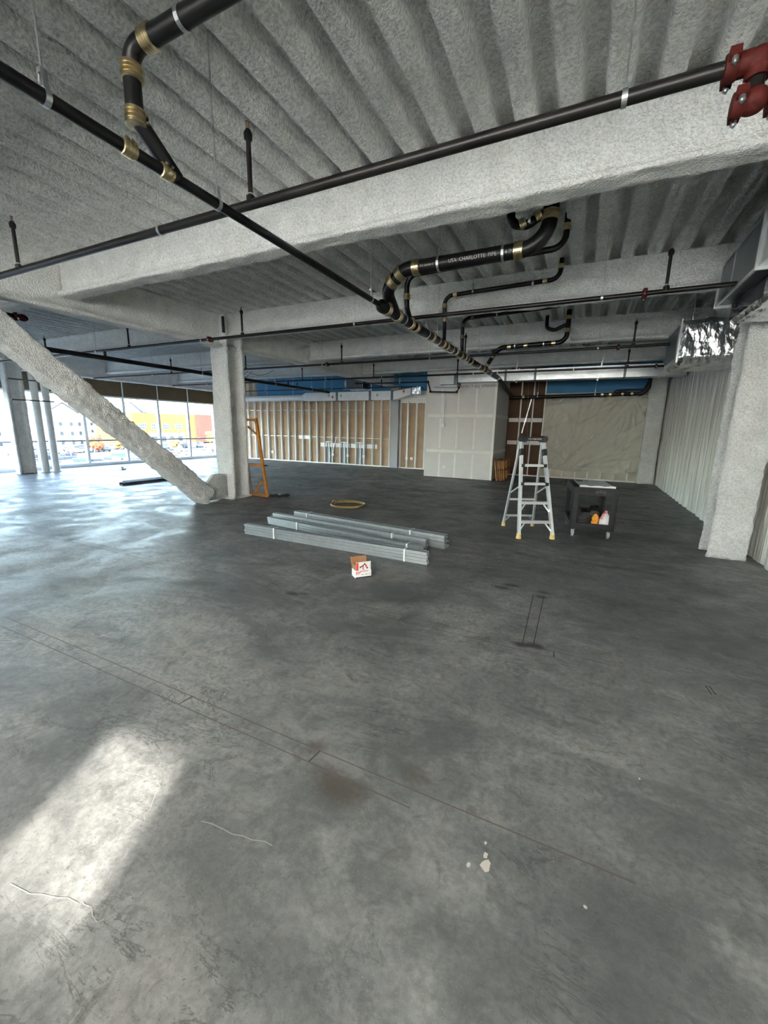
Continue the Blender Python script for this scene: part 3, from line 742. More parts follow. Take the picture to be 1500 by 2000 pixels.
def film(x0, x1, z0, z1, holes=()):
    xs = sorted({x0, x1, *[h[0] for h in holes], *[h[1] for h in holes]}); zs = sorted({z0, z1, *[h[2] for h in holes], *[h[3] for h in holes]})
    vs = [(x, YS - 0.05, z) for z in zs for x in xs]; n = len(xs); fs = []
    for j in range(len(zs) - 1):
        for i in range(n - 1):
            cx = (xs[i] + xs[i + 1]) / 2; cz = (zs[j] + zs[j + 1]) / 2
            if not any(h[0] < cx < h[1] and h[2] < cz < h[3] for h in holes): fs.append((j * n + i, j * n + i + 1, (j + 1) * n + i + 1, (j + 1) * n + i))
    return MB().add(vs, fs)
film(-5.6, -0.35, 1.5, 3.5).build('added_light_film', M['film'], wf)
film(-0.05, 2.1, 1.5, 3.5, SLOT).build('added_light_film', M['film'], wf)
for k in range(3): MB().box(-4.3 + 1.5 * k, -4.22 + 1.5 * k, YS - 0.1, YS - 0.06, 1.5, 3.5).build('post', M['frame'], wf)

# ------------------------------------------------------------------ drywall shaft
sx0, sx1, sy0 = -4.88, -2.55, 13.35
sh = thing('drywall_shaft', 'grey drywall shaft enclosure with taped joints standing before the back wall', 'shaft', (-3.7, 14.5, 0))
rows = [(0.02, 0.91), (0.91, 2.07), (2.07, ZD - 0.04)]
for z0, z1 in rows:
    xs = [sx0, -3.66, sx1] if z0 != 0.91 else [sx0, -3.0, sx1]
    for i in range(2): MB().box(xs[i], xs[i + 1], sy0, sy0 + 0.016, z0 + 0.001, z1 - 0.001).build('board', M['drywall'], sh)
    MB().box(sx1 - 0.016, sx1, sy0 + 0.016, 15.62, z0 + 0.001, z1 - 0.001).build('board', M['drywall'], sh)
    MB().box(sx0, sx0 + 0.016, sy0 + 0.016, 15.62, z0 + 0.001, z1 - 0.001).build('board', M['drywall'], sh)
for z in (0.91, 2.07):
    MB().box(sx0 + 0.06, sx1 - 0.08, sy0 - 0.003, sy0, z - 0.05, z + 0.05).build('taped_joint', M['mud'], sh)
    MB().box(sx1, sx1 + 0.003, sy0 + 0.05, YN - 0.1, z - 0.05, z + 0.05).build('taped_joint', M['mud'], sh)
for x in (-4.34, -3.79, -3.20):
    for z0, z1 in ((0.03, 0.83), (1.0, 1.98), (2.16, 2.9)):
        dx = random.uniform(-0.02, 0.02)
        MB().box(x + dx - 0.032, x + dx + 0.032, sy0 - 0.002, sy0, z0, z1).build('taped_joint', M['mud'], sh)
MB().box(sx1 - 0.07, sx1 + 0.003, sy0 - 0.004, sy0, 0.02, ZD - 0.05).build('corner_bead', M['mud'], sh)
MB().box(sx0, sx1, sy0 - 0.004, sy0 + 0.01, 0.0, 0.022).build('sealant_line', M['red'], sh)
MB().box(-3.55, -3.25, sy0 - 0.003, sy0, 1.55, 1.80).build('patch', M['drywall'], sh)
vs, fs = text_mesh('PROTECT ALL OPENINGS', 0.115)
MB().add([(-3.16 + x, sy0 - 0.006, 2.985 + y) for x, y, z in vs], fs).build('lettering', M['print_black'], sh)
dz = 0.05
o = MB().prism([(-4.16, sy0 - 0.004, 0.30), (-4.10, sy0 - 0.004, 0.37), (-4.17, sy0 - 0.004, 0.43), (-4.23, sy0 - 0.004, 0.36)], (0, 0.003, 0)).build('sticker', M['white'])
tag(o, 'small white diamond sticker low on the drywall shaft', 'sticker')

def conduit_box(x, z, y, zt, label, kink=0.0):
    t = thing('electrical_box', label, 'electrical box', (x, y, z))
    MB().box(x - 0.055, x + 0.055, y - 0.05, y, z - 0.055, z + 0.055).build('box', M['white'], t)
    if zt: MB().tube(rounded([(x + 0.0, y - 0.03, z + 0.05), (x + kink * 0.2, y - 0.03, z + 0.25), (x + kink, y - 0.03, zt)], 0.08), 0.013, 8).build('conduit', M['galv'], t, smooth=True)
    return t
conduit_box(-4.25, 1.76, sy0 - 0.001, 2.95, 'metal box and vertical conduit on the drywall shaft')
conduit_box(-13.58, 0.40, 15.66, None, 'lone electrical box low between studs near the orange frame')
conduit_box(-10.09, 0.41, 15.63, 1.15, 'leftmost electrical box below the white blocking, bent conduit', 0.2)
conduit_box(-9.30, 0.41, 15.63, 2.75, 'middle electrical box below the white blocking')
conduit_box(-8.49, 0.41, 15.63, 2.75, 'rightmost electrical box below the white blocking')
conduit_box(-6.47, 0.42, 15.63, 2.7, 'electrical box with conduit right of the wall column')
conduit_box(-6.26, 0.42, 15.63, None, 'plain electrical box right of the wall column, no conduit')

# ------------------------------------------------------------------ round pipes by the windows
for y, lb in ((7.23, 'white round pipe next to the slim window column'), (7.53, 'white round pipe farther from the slim window column')):
    t = thing('drain_stack', lb, 'pipe', (-15.9, y, 0))
    MB().tube([(-15.9, y, 0.02), (-15.9, y, 3.9)], 0.105, 20).build('pipe', M['white_wrap'], t, smooth=True)
    MB().tube([(-15.9, y, 0.0), (-15.9, y, 0.03)], 0.14, 20).build('floor_collar', M['frame'], t, smooth=True)
for z, lb in ((2.90, 'upper dark strut strapped across the round window pipes'), (2.29, 'lower dark strut strapped across the round window pipes')):
    o = MB().box(-15.78, -15.745, 6.55, 7.68, z - 0.02, z + 0.02).build('pipe_strut', M['duct_dark']); tag(o, lb, 'strut')

# ------------------------------------------------------------------ drainage
def coupling(parent, c, d, r, L=0.09, m='coupling'):
    d = Vector(d).normalized(); c = Vector(c) - d * L / 2
    prof = [(r + 0.003, 0), (r + 0.006, 0.004)]
    n = 4
    for i in range(n):
        h0 = L * (i + 0.15) / n; h1 = L * (i + 0.85) / n
        prof += [(r + 0.004, h0 - 0.002), (r + 0.009, h0), (r + 0.009, h1), (r + 0.004, h1 + 0.002)]
    prof += [(r + 0.006, L - 0.004), (r + 0.003, L)]
    o = MB().lathe(prof, c, d, 22).build('coupling', M[m], parent, smooth=True, angle=30)
    side = d.orthogonal().normalized()
    if side.z < 0: side = -side
    q = c + d * L * 0.28 + side * (r + 0.014); q2 = c + d * L * 0.72 + side * (r + 0.014)
    for w in (q, q2): MB().bar(w - side.cross(d) * 0.016, w + side.cross(d) * 0.016, 0.011, 0.011).build('clamp_screw', M[m], o)
    return o
def hanger(parent, p, d, r, ztop=ZD + 0.06, clevis=True):
    p = Vector(p); d = Vector(d).normalized()
    mb = MB().ring(p, d, r + 0.002, 0.024, 0.004, 22)
    if clevis:
        s = Vector((0, 0, 1)).cross(d).normalized()
        mb.bar(p + Vector((0, 0, r)) + s * 0.018, p + Vector((0, 0, r + 0.07)) + s * 0.012, 0.004, 0.024, up=d)
        mb.bar(p + Vector((0, 0, r)) - s * 0.018, p + Vector((0, 0, r + 0.07)) - s * 0.012, 0.004, 0.024, up=d)
        mb.box(p.x - 0.014, p.x + 0.014, p.y - 0.014, p.y + 0.014, p.z + r + 0.055, p.z + r + 0.075)
    o = mb.build('hanger', M['zinc'], parent)
    MB().tube([(p.x, p.y, p.z + r + 0.03), (p.x, p.y, ztop)], 0.0048, 8).build('rod', M['zinc'], o, smooth=True)
    return o
DX, DZ = -2.31, 3.06
dr = thing('drain_line', 'long black drain pipe run hung diagonally across the picture with its branches', 'drain pipe', (DX, 4.5, DZ))
dp = MB().tube([(DX, -3.0, DZ), (DX, 4.62, DZ)], 0.0305, 20).build('pipe', M['black_pipe'], dr, smooth=True)
MB().lathe([(0.034, 0), (0.05, 0.02), (0.068, 0.06), (0.075, 0.075), (0.075, 0.13), (0.066, 0.135), (0.066, 0.2)], (DX, 4.58, DZ), (0, 1, 0), 22).build('reducer', M['black_pipe'], dr, smooth=True)
MB().tube(rounded([(DX, 4.7, DZ), (DX, 12.1, DZ), (DX, 14.8, 2.74)], 0.2), 0.064, 22).build('pipe', M['black_pipe'], dr, smooth=True)
Y_ = (0, 1, 0)
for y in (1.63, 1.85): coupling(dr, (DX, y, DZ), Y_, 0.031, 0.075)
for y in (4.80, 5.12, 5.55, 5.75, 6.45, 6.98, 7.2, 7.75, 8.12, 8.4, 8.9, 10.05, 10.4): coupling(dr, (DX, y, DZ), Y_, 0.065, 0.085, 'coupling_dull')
for y in (1.26, 2.22, 4.38): hanger(dr, (DX, y, DZ), Y_, 0.031)
for y in (5.3, 6.2, 6.72, 7.5, 8.6, 9.6, 10.9, 11.9): hanger(dr, (DX, y, DZ), Y_, 0.066)
def pipe(parent, name, pts, r, rad, m='black_pipe', n=18):
    return MB().tube(rounded(pts, rad), r, n).build(name, M[m], parent, smooth=True)
X_ = (1, 0, 0); Z_ = (0, 0, 1)
# near branch, upper left of the picture
b1 = pipe(dr, 'branch_pipe', [(DX, 1.92, DZ), (DX, 1.69, 3.24), (DX, 1.69, 3.53), (DX + 0.55, 1.69, 3.53), (0.2, 1.70, 3.56)], 0.043, 0.09)
for z in (3.20, 3.40): coupling(b1, (DX, 1.69, z + 0.03), Z_, 0.043, 0.075)
coupling(b1, (DX + 0.155, 1.69, 3.53), X_, 0.043, 0.07)
hanger(b1, (DX + 0.40, 1.69, 3.53), X_, 0.043); hanger(b1, (-0.9, 1.695, 3.545), X_, 0.043)
# big branch with lettering
b2 = pipe(dr, 'branch_pipe', [(DX, 5.02, DZ + 0.02), (DX + 0.02, 4.72, 3.25), (DX + 0.30, 4.62, 3.40), (-0.50, 4.61, 3.40), (-0.50, 4.61, 4.02)], 0.073, 0.24, n=24)
for c, d in (((DX + 0.13, 4.68, 3.315), (0.28, -0.1, 0.15)), ((DX + 0.245, 4.645, 3.375), (0.28, -0.1, 0.15)), ((DX + 0.45, 4.617, 3.40), X_), ((-0.77, 4.61, 3.40), X_), ((-0.50, 4.61, 3.66), Z_)):
    coupling(b2, c, d, 0.074, 0.085)
for x in (-1.60, -0.92): hanger(b2, (x, 4.612, 3.40), X_, 0.074)
a0 = math.radians(194)   # centre of the print on the side that faces the room
R2 = 0.0742
for body, xc, sz in (('USA  CHARLOTTE  PIPE', -1.225, 0.052), ('4 IN', -0.852, 0.052), ('the standard  \u00a9', -1.70, 0.034)):
    vs, fs = text_mesh(body, sz)
    MB().add([(xc + x * 0.92, 4.6125 + R2 * math.cos(a0 - y / R2), 3.40 + R2 * math.sin(a0 - y / R2)) for x, y, z in vs], fs).build('lettering', M['print_dim'], b2)
# trap tied into its riser
tp = pipe(dr, 'branch_pipe', [(-0.86, 4.55, 4.0), (-0.86, 4.55, 3.62), (-0.70, 4.57, 3.60), (-0.50, 4.61, 3.72)], 0.042, 0.09)
coupling(tp, (-0.745, 4.56, 3.61), (0.2, 0.02, 0.08), 0.043, 0.06); coupling(tp, (-0.615, 4.585, 3.665), (0.2, 0.04, 0.12), 0.043, 0.06); hanger(tp, (-0.68, 4.57, 3.63), X_, 0.043, clevis=False)
# thin riser whose run is hidden behind the big branch
b6 = pipe(dr, 'branch_pipe', [(DX, 5.62, DZ), (DX, 5.42, 3.22), (DX, 5.40, 3.62), (-0.40, 5.40, 3.66), (-0.40, 5.40, 4.0)], 0.034, 0.14)
coupling(b6, (DX, 5.405, 3.36), Z_, 0.034, 0.07); coupling(b6, (-0.40, 5.40, 3.86), Z_, 0.034, 0.07); hanger(b6, (-1.4, 5.40, 3.64), X_, 0.034)
b3 = pipe(dr, 'branch_pipe', [(DX, 7.08, DZ), (-2.20, 6.74, 3.22), (-2.20, 6.68, 3.70), (-0.52, 6.68, 3.74), (-0.52, 6.68, 4.0)], 0.031, 0.13)
for c, d in (((-2.20, 6.72, 3.36), Z_), ((-2.20, 6.69, 3.56), Z_), ((-2.03, 6.68, 3.705), X_), ((-0.72, 6.68, 3.735), X_), ((-0.52, 6.68, 3.90), Z_)): coupling(b3, c, d, 0.031, 0.06)
for x in (-1.75, -0.88): hanger(b3, (x, 6.68, 3.72), X_, 0.031)
b4 = pipe(dr, 'branch_pipe', [(DX, 8.3, DZ), (-2.29, 8.14, 3.2), (-2.29, 8.10, 3.70), (-0.5, 8.10, 3.76), (-0.5, 8.10, 4.0)], 0.034, 0.14)
for c, d in (((-2.29, 8.12, 3.38), Z_), ((-2.29, 8.105, 3.58), Z_), ((-2.10, 8.10, 3.705), X_)): coupling(b4, c, d, 0.034, 0.06, 'coupling_dull')
hanger(b4, (-1.65, 8.1, 3.725), X_, 0.034)
b5 = pipe(dr, 'branch_pipe', [(DX, 10.27, DZ), (-1.95, 9.6, 3.30), (-1.78, 9.42, 3.38), (-0.50, 9.40, 3.40), (-0.50, 9.40, 4.0)], 0.047, 0.17)
for c, d in (((-2.17, 10.0, 3.15), (0.36, -0.67, 0.24)), ((-1.99, 9.67, 3.275), (0.36, -0.67, 0.24)), ((-1.62, 9.42, 3.383), X_), ((-1.28, 9.41, 3.386), X_), ((-0.74, 9.40, 3.395), X_), ((-0.5, 9.40, 3.62), Z_), ((-0.5, 9.40, 3.86), Z_)): coupling(b5, c, d, 0.047, 0.075)
for x in (-1.5, -0.93): hanger(b5, (x, 9.41, 3.39), X_, 0.047)
t5 = pipe(b5, 'trap', [(-0.90, 9.38, 4.0), (-0.90, 9.38, 3.68), (-0.74, 9.39, 3.64), (-0.50, 9.40, 3.74)], 0.036, 0.09)
for q in range(1):
    pass
# far end along the back wall
be = pipe(dr, 'branch_pipe', [(DX - 0.1, 14.8, 2.72), (1.45, 14.8, 2.79), (1.62, 14.8, 2.95), (1.62, 14.8, 3.3)], 0.055, 0.12)
pipe(be, 'loop', [(0.70, 14.72, 2.76), (0.75, 14.68, 2.88), (1.5, 14.68, 2.90), (1.58, 14.68, 3.1)], 0.035, 0.08)
for x in (-1.95, 0.4, 0.62, 0.95, 1.2): coupling(be, (x, 14.8, 2.74 + 0.018 * (x + 2)), X_, 0.056, 0.07)
for x in (-1.5, 0.2): hanger(be, (x, 14.8, 2.745 + 0.018 * (x + 2)), X_, 0.056)

# ------------------------------------------------------------------ sprinkler lines
def sprig(parent, x, y, z, zt, r=0.017):
    o = MB().lathe([(r * 1.7, 0), (r * 1.8, 0.05), (r, 0.055), (r, zt - z - 0.07), (r * 1.6, zt - z - 0.065), (r * 1.75, zt - z - 0.03), (r * 0.9, zt - z - 0.005)], (x, y, z), (0, 0, 1), 14).build('sprig', M['sprink'], parent, smooth=True)
    h = MB().lathe([(0.009, 0), (0.009, 0.02), (0.006, 0.022), (0.006, 0.045), (0.016, 0.047), (0.016, 0.05)], (x, y, zt - 0.01), (0, 0, 1), 10)
    h.box(x - 0.014, x - 0.010, y - 0.003, y + 0.003, zt, zt + 0.04).box(x + 0.010, x + 0.014, y - 0.003, y + 0.003, zt, zt + 0.04)
    h.build('sprinkler_head', M['coupling_dull'], o)
    MB().ring((x, y, z + 0.065), (0, 0, 1), r, 0.008, 0.003, 14).build('thread', M['zinc'], o)
    return o
def grooved(parent, c, d, r):
    """grooved coupling: two half rings with ears and bolts"""
    c = Vector(c); d = Vector(d).normalized()
    o = MB().lathe([(r + 0.002, -0.026), (r + 0.016, -0.024), (r + 0.022, -0.010), (r + 0.022, 0.010), (r + 0.016, 0.024), (r + 0.002, 0.026)], c, d, 22).build('coupling', M['red'], parent, smooth=True)
    s = d.cross(Vector((0, 0.35, 1))).normalized()
    u = s.cross(d)
    for k in (-1, 1):
        q = c + s * (k * (r + 0.026))
        MB().bar(q - u * 0.022, q + u * 0.022, 0.04, 0.026, up=s).build('ear', M['red'], o)
        MB().lathe([(0.006, -0.052), (0.006, -0.040), (0.012, -0.039), (0.012, -0.022), (0.007, -0.021), (0.007, 0.034)], q, u, 8).build('bolt', M['zinc'], o)
    return o
def sp_line(y, z, x0, x1, r, sprigs, zt, hangs, coups, label):
    t = thing('sprinkler_pipe', label, 'sprinkler pipe', ((x0 + x1) / 2, y, z))
    MB().tube([(x0, y, z), (x1, y, z)], r, 18).build('pipe', M['sprink'], t, smooth=True)
    for x in sprigs: sprig(t, x, y, z, zt)
    for x in hangs: hanger(t, (x, y, z), X_, r, clevis=False)
    for x in coups: grooved(t, (x, y, z), X_, r)
    return t
s1 = sp_line(2.51, 3.18, -6.75, 0.44, 0.031, (-2.29, -5.45), 3.64, (0.01, -3.25, -6.3), (0.405,), 'near black sprinkler pipe slanting across the upper picture to red elbows')
# red elbows and the drop at its right end
el = pipe(s1, 'elbow', [(0.42, 2.51, 3.18), (0.50, 2.51, 3.18), (0.50, 2.51, 3.11)], 0.045, 0.045, 'red')
MB().ball((0.50, 2.51, 3.175), 0.052, 0.05, 0.055, 16, 10).build('elbow', M['red'], s1, smooth=True)
MB().tube([(0.50, 2.51, 3.14), (0.50, 2.50, 3.04)], 0.03, 16).build('nipple', M['sprink'], s1, smooth=True)
MB().ball((0.50, 2.50, 3.03), 0.055, 0.05, 0.05, 16, 10).build('elbow', M['red'], s1, smooth=True)
grooved(s1, (0.57, 2.51, 3.185), X_, 0.031)
grooved(s1, (0.45, 2.50, 3.03), X_, 0.026)
grooved(s1, (0.575, 2.50, 3.03), X_, 0.031)
MB().tube([(0.56, 2.50, 3.03), (2.24, 2.50, 3.03)], 0.031, 18).build('pipe', M['sprink'], s1, smooth=True)
MB().tube([(0.56, 2.51, 3.185), (0.62, 2.51, 3.185)], 0.030, 16).build('end_cap', M['red'], s1, smooth=True)
sp_line(5.78, 3.19, -15.8, 1.75, 0.026, (0.66, -2.47, -5.6, -8.75, -11.9), 3.62, (0.03, -3.32, -6.62, -9.9, -13.2), (0.46, -6.4), 'second black sprinkler pipe, passing the head of the H column')
sp_line(9.15, 3.20, -16.0, 1.75, 0.024, (0.66, -2.5, -5.63, -8.8, -11.9), 3.64, (0.08, -3.3, -6.2, -9.5, -12.8), (-6.05, 0.42), 'third black sprinkler pipe, ending at the foil duct')
sp_line(12.0, 3.20, -15.6, 2.1, 0.026, (0.80, -3.47, -6.2, -8.98, -12.1), 3.62, (-0.4, -3.0, -5.9, -8.0, -11.0, -13.6), (1.4, -5.4), 'farthest long sprinkler pipe before the back wall')
sp_line(14.2, 3.12, -15.3, -5.6, 0.018, (-10.9, -7.0), 3.4, (-14.6, -12.6, -9.2), (), 'thin sprinkler pipe across the blue band of the back wall')
# cross main along the window bay
t = thing('sprinkler_main', 'thick black sprinkler main running away behind the H column', 'sprinkler pipe', (-9.6, 5, 3.03))
MB().tube([(-9.6, YS + 0.1, 3.03), (-9.6, 14.6, 3.03)], 0.05, 18).build('pipe', M['sprink'], t, smooth=True)
for y in (5.78, 9.15, 12.0): MB().tube([(-9.6, y, 3.03), (-9.6, y, 3.2)], 0.028, 14).build('riser_nipple', M['sprink'], t, smooth=True)
for y in (4.4, 8.3, 11.3, 13.4): hanger(t, (-9.6, y, 3.03), Y_, 0.05)
for y in (8.9, 9.4): MB().ring((-9.6, y, 3.03), Y_, 0.05, 0.05, 0.014).build('coupling', M['sprink'], t)
# short run under the girder on the left edge
t = thing('sprinkler_stub', 'short black pipe with red fitting under the girder at the left edge', 'sprinkler pipe', (-7.55, 2.5, 3.12))
MB().tube([(-7.62, 0.5, 3.14), (-7.62, 3.42, 3.14)], 0.034, 16).build('pipe', M['sprink'], t, smooth=True)
grooved(t, (-7.62, 3.38, 3.14), Y_, 0.034); MB().ball((-7.62, 3.46, 3.14), 0.05, 0.07, 0.05, 14, 9).build('elbow', M['red'], t, smooth=True)
MB().tube([(-7.65, 3.46, 3.14), (-9.5, 3.46, 3.14)], 0.026, 14).build('pipe', M['sprink'], t, smooth=True)
hanger(t, (-7.62, 3.1, 3.14), Y_, 0.034)
# offset pipe in front of the shaft
t = thing('sprinkler_offset', 'dark pipe dipping in a square loop before the drywall shaft top', 'sprinkler pipe', (-4.6, 12.72, 2.9))
MB().tube(rounded([(-7.3, 12.72, 3.12), (-4.62, 12.72, 3.09), (-4.52, 12.72, 2.79), (-3.66, 12.72, 2.76), (-3.60, 12.72, 2.92)], 0.05), 0.022, 12).build('pipe', M['sprink'], t, smooth=True)
for p in ((-4.62, 12.72, 3.09), (-4.53, 12.72, 2.8), (-3.67, 12.72, 2.77), (-3.61, 12.72, 2.9), (-7.2, 12.72, 3.12)): MB().ball(p, 0.042, 0.04, 0.042, 12, 8).build('fitting', M['red'], t, smooth=True)
hanger(t, (-5.6, 12.72, 3.1), X_, 0.022)

# ------------------------------------------------------------------ ducts
t = thing('supply_duct', 'bright galvanised duct running along in front of the far wall on the right', 'duct', (-0.8, 13.1, 3.0))
cuts = [-3.70, -2.25, -1.42, 0.82, 2.18]
for i in range(4):
    MB().box(cuts[i] + 0.012, cuts[i + 1] - 0.012, 12.86, 13.30, 3.07, 3.38).build('duct_section', M['duct'], t)
    for k in range(1, 4):
        x = cuts[i] + (cuts[i + 1] - cuts[i]) * k / 4
        MB().box(x - 0.004, x + 0.004, 12.852, 13.305, 3.065, 3.385).build('seam', M['duct'], t)
for x in cuts[1:4]: MB().box(x - 0.03, x + 0.03, 12.845, 13.315, 3.06, 3.39).build('flange', M['duct_dark'], t)
for x in (-2.0, 0.2, 1.7): [MB().bar((x, y, 3.05), (x + 0.12, y, ZD), 0.03, 0.003).build('hanger_strap', M['zinc'], t) for y in (12.84, 13.32)]
t2 = thing('duct_damper', 'pale square damper box at the left end of the galvanised duct', 'damper', (-4.0, 13.0, 3.0))
MB().box(-4.28, -3.82, 12.88, 13.28, 3.02, 3.30).build('body', M['white_wrap'], t2); MB().box(-3.80, -3.705, 12.86, 13.3, 3.0, 3.34).build('collar', M['duct_dark'], t2); MB().box(-4.5, -3.72, 12.9, 13.28, 2.95, 3.0).build('bracket', M['duct'], t2)

t = thing('wrapped_duct', 'white wrapped duct along the stud wall, round then square', 'duct', (-10.5, 15.2, 2.8))
MB().tube([(-15.6, 15.22, 2.88), (-11.35, 15.22, 2.88)], 0.125, 24).build('round_section', M['white_wrap'], t, smooth=True)
for k in range(20): MB().ring((-15.5 + 0.21 * k, 15.22, 2.88), X_, 0.124, 0.012, 0.006, 24).build('spiral_seam', M['zinc'], t)
MB().add([(-11.35, 15.12, 2.78), (-11.35, 15.32, 2.78), (-11.35, 15.32, 2.98), (-11.35, 15.12, 2.98), (-11.1, 15.05, 2.73), (-11.1, 15.4, 2.73), (-11.1, 15.4, 3.07), (-11.1, 15.05, 3.07)],
         [(3, 2, 1, 0), (0, 1, 5, 4), (1, 2, 6, 5), (2, 3, 7, 6), (3, 0, 4, 7), (4, 5, 6, 7)]).build('transition', M['white_wrap'], t)
for a, b in ((-11.1, -9.55), (-9.45, -7.98), (-7.88, -7.0)): MB().box(a, b, 15.05, 15.4, 2.73, 3.07).build('square_section', M['white_wrap'], t)
for x in (-9.5, -7.93, -6.95): MB().box(x - 0.05, x + 0.05, 15.04, 15.41, 2.72, 3.08).build('flange', M['duct_dark'], t)
MB().add([(-6.9, 15.05, 2.72), (-6.15, 15.05, 2.92), (-6.15, 15.05, 3.16), (-6.9, 15.05, 3.05), (-6.9, 15.4, 2.72), (-6.15, 15.4, 2.92), (-6.15, 15.4, 3.16), (-6.9, 15.4, 3.05)],
         [(0, 1, 2, 3), (7, 6, 5, 4), (0, 4, 5, 1), (3, 2, 6, 7), (1, 5, 6, 2), (0, 3, 7, 4)]).build('square_section', M['white_wrap'], t)
MB().box(-6.1, -5.75, 15.05, 15.4, 2.93, 3.2).build('end_box', M['foil'], t)
for x, y0, c in ((-9.72, 2.88, 'print_red'), (-9.9, 2.94, 'print_grey'), (-9.3, 2.92, 'print_grey'), (-7.6, 2.92, 'print_grey'), (-6.45, 3.04, 'print_red')): MB().box(x - 0.04, x + 0.04, 15.046, 15.05, y0 - 0.05, y0 + 0.05).build('sticker', M[c], t)
for x in (-13.4, -11.9, -10.2, -8.6): MB().box(x - 0.01, x + 0.01, 15.2, 15.203, 3.0, ZD).build('hanger_strap', M['zinc'], t)
# dark equipment hung over the white duct
t = thing('air_unit', 'dark hanging unit on struts above the white duct', 'air unit', (-8.9, 15.1, 3.15))
MB().box(-8.95, -8.25, 14.9, 15.5, 3.2, 3.62).build('body', M['duct_dark'], t); MB().tube([(-8.95, 15.2, 3.4), (-9.15, 15.2, 3.4)], 0.13, 16).build('collar', M['white_wrap'], t, smooth=True)
for y in (14.88, 15.48): MB().box(-9.1, -8.1, y, y + 0.04, 3.15, 3.19).build('strut', M['zinc'], t)
for x in (-9.0, -8.2): MB().box(x - 0.008, x + 0.008, 14.89, 14.906, 3.19, ZD).build('rod', M['zinc'], t)
MB().bar((-7.85, 15.0, 3.08), (-7.85, 15.0, ZD), 0.03, 0.03).build('post', M['white'], t)

# foil duct by the right column: wrinkled skin
def foil_box(x0, x1, y0, y1, z0, z1, name, m, parent):
    mb = MB()
    def face(o, a, b, na, nb, nrm):
        o = np.array(o, float); a = np.array(a, float); b = np.array(b, float); nrm = np.array(nrm, float)
        vs = []
        for j in range(nb + 1):
            for i in range(na + 1):
                p = o + a * i / na + b * j / nb
                e = min(i, na - i, 2) / 2 * min(j, nb - j, 2) / 2
                q = np.array([[p[0] * 9 + p[2] * 3, p[1] * 7, p[2] * 4]])
                w = (abs(vnoise(q, 8)[0] - 0.5) * 2) * 0.03 + vnoise(q * 3, 9)[0] * 0.012
                vs.append(p + nrm * (w * e + 0.03 * e))
        fs = [(j * (na + 1) + i, j * (na + 1) + i + 1, (j + 1) * (na + 1) + i + 1, (j + 1) * (na + 1) + i) for j in range(nb) for i in range(na)]
        mb.add(vs, fs)
    face((x0, y0, z0), (x1 - x0, 0, 0), (0, 0, z1 - z0), 40, 24, (0, -1, 0))
    face((x0, y1, z0), (x1 - x0, 0, 0), (0, y0 - y1, 0), 40, 24, (0, 0, -1))
    face((x0, y0, z1), (x1 - x0, 0, 0), (0, y1 - y0, 0), 12, 12, (0, 0, 1))
    face((x1, y1, z0), (x0 - x1, 0, 0), (0, 0, z1 - z0), 12, 12, (0, 1, 0))
    return mb.build(name, m, parent, smooth=True, angle=None)
t = thing('foil_duct', 'crumpled shiny foil wrapped duct beside the right wall column', 'duct', (1.8, 8.9, 2.8))
foil_box(1.26, 2.16, 8.40, 9.5, 2.80, 3.42, 'foil_wrap', M['foil'], t)
MB().box(1.235, 1.26, 8.38, 9.52, 2.78, 3.44).build('end_flange', M['duct'], t)
MB().box(1.228, 1.235, 8.46, 9.44, 2.86, 3.36).build('damper_face', M['duct_dark'], t)
for x, y in ((1.4, 8.5), (1.4, 9.4), (2.05, 8.5)): MB().tube([(x, y, 3.42), (x, y, ZD)], 0.005, 6).build('rod', M['zinc'], t)
t = thing('corner_duct', 'dark sheet metal duct high in the corner at the right edge', 'duct', (1.6, 5.8, 3.1))
MB().box(1.28, 1.78, 5.17, 6.47, 3.15, 3.58).build('body', M['duct_dark'], t)
for y in (5.15, 6.47): MB().box(1.255, 1.80, y, y + 0.02, 3.12, 3.61).build('flange', M['duct'], t)
for q in ((1.265, 1.285, 5.17, 6.47, 3.135, 3.16), (1.265, 1.285, 5.17, 6.47, 3.575, 3.60), (1.272, 1.28, 5.98, 5.99, 3.16, 3.58)): MB().box(*q).build('seam', M['duct'], t)
MB().box(1.28, 1.78, 4.2, 5.15, 3.15, 3.58).build('front_section', M['duct'], t)
foil_box(1.42, 2.2, 5.4, 6.45, 2.96, 3.14, 'foil_wrap', M['foil'], t)
for y in (6.44, 5.2): MB().tube([(1.30, y, 3.58), (1.30, y, ZD)], 0.005, 6).build('rod', M['zinc'], t)

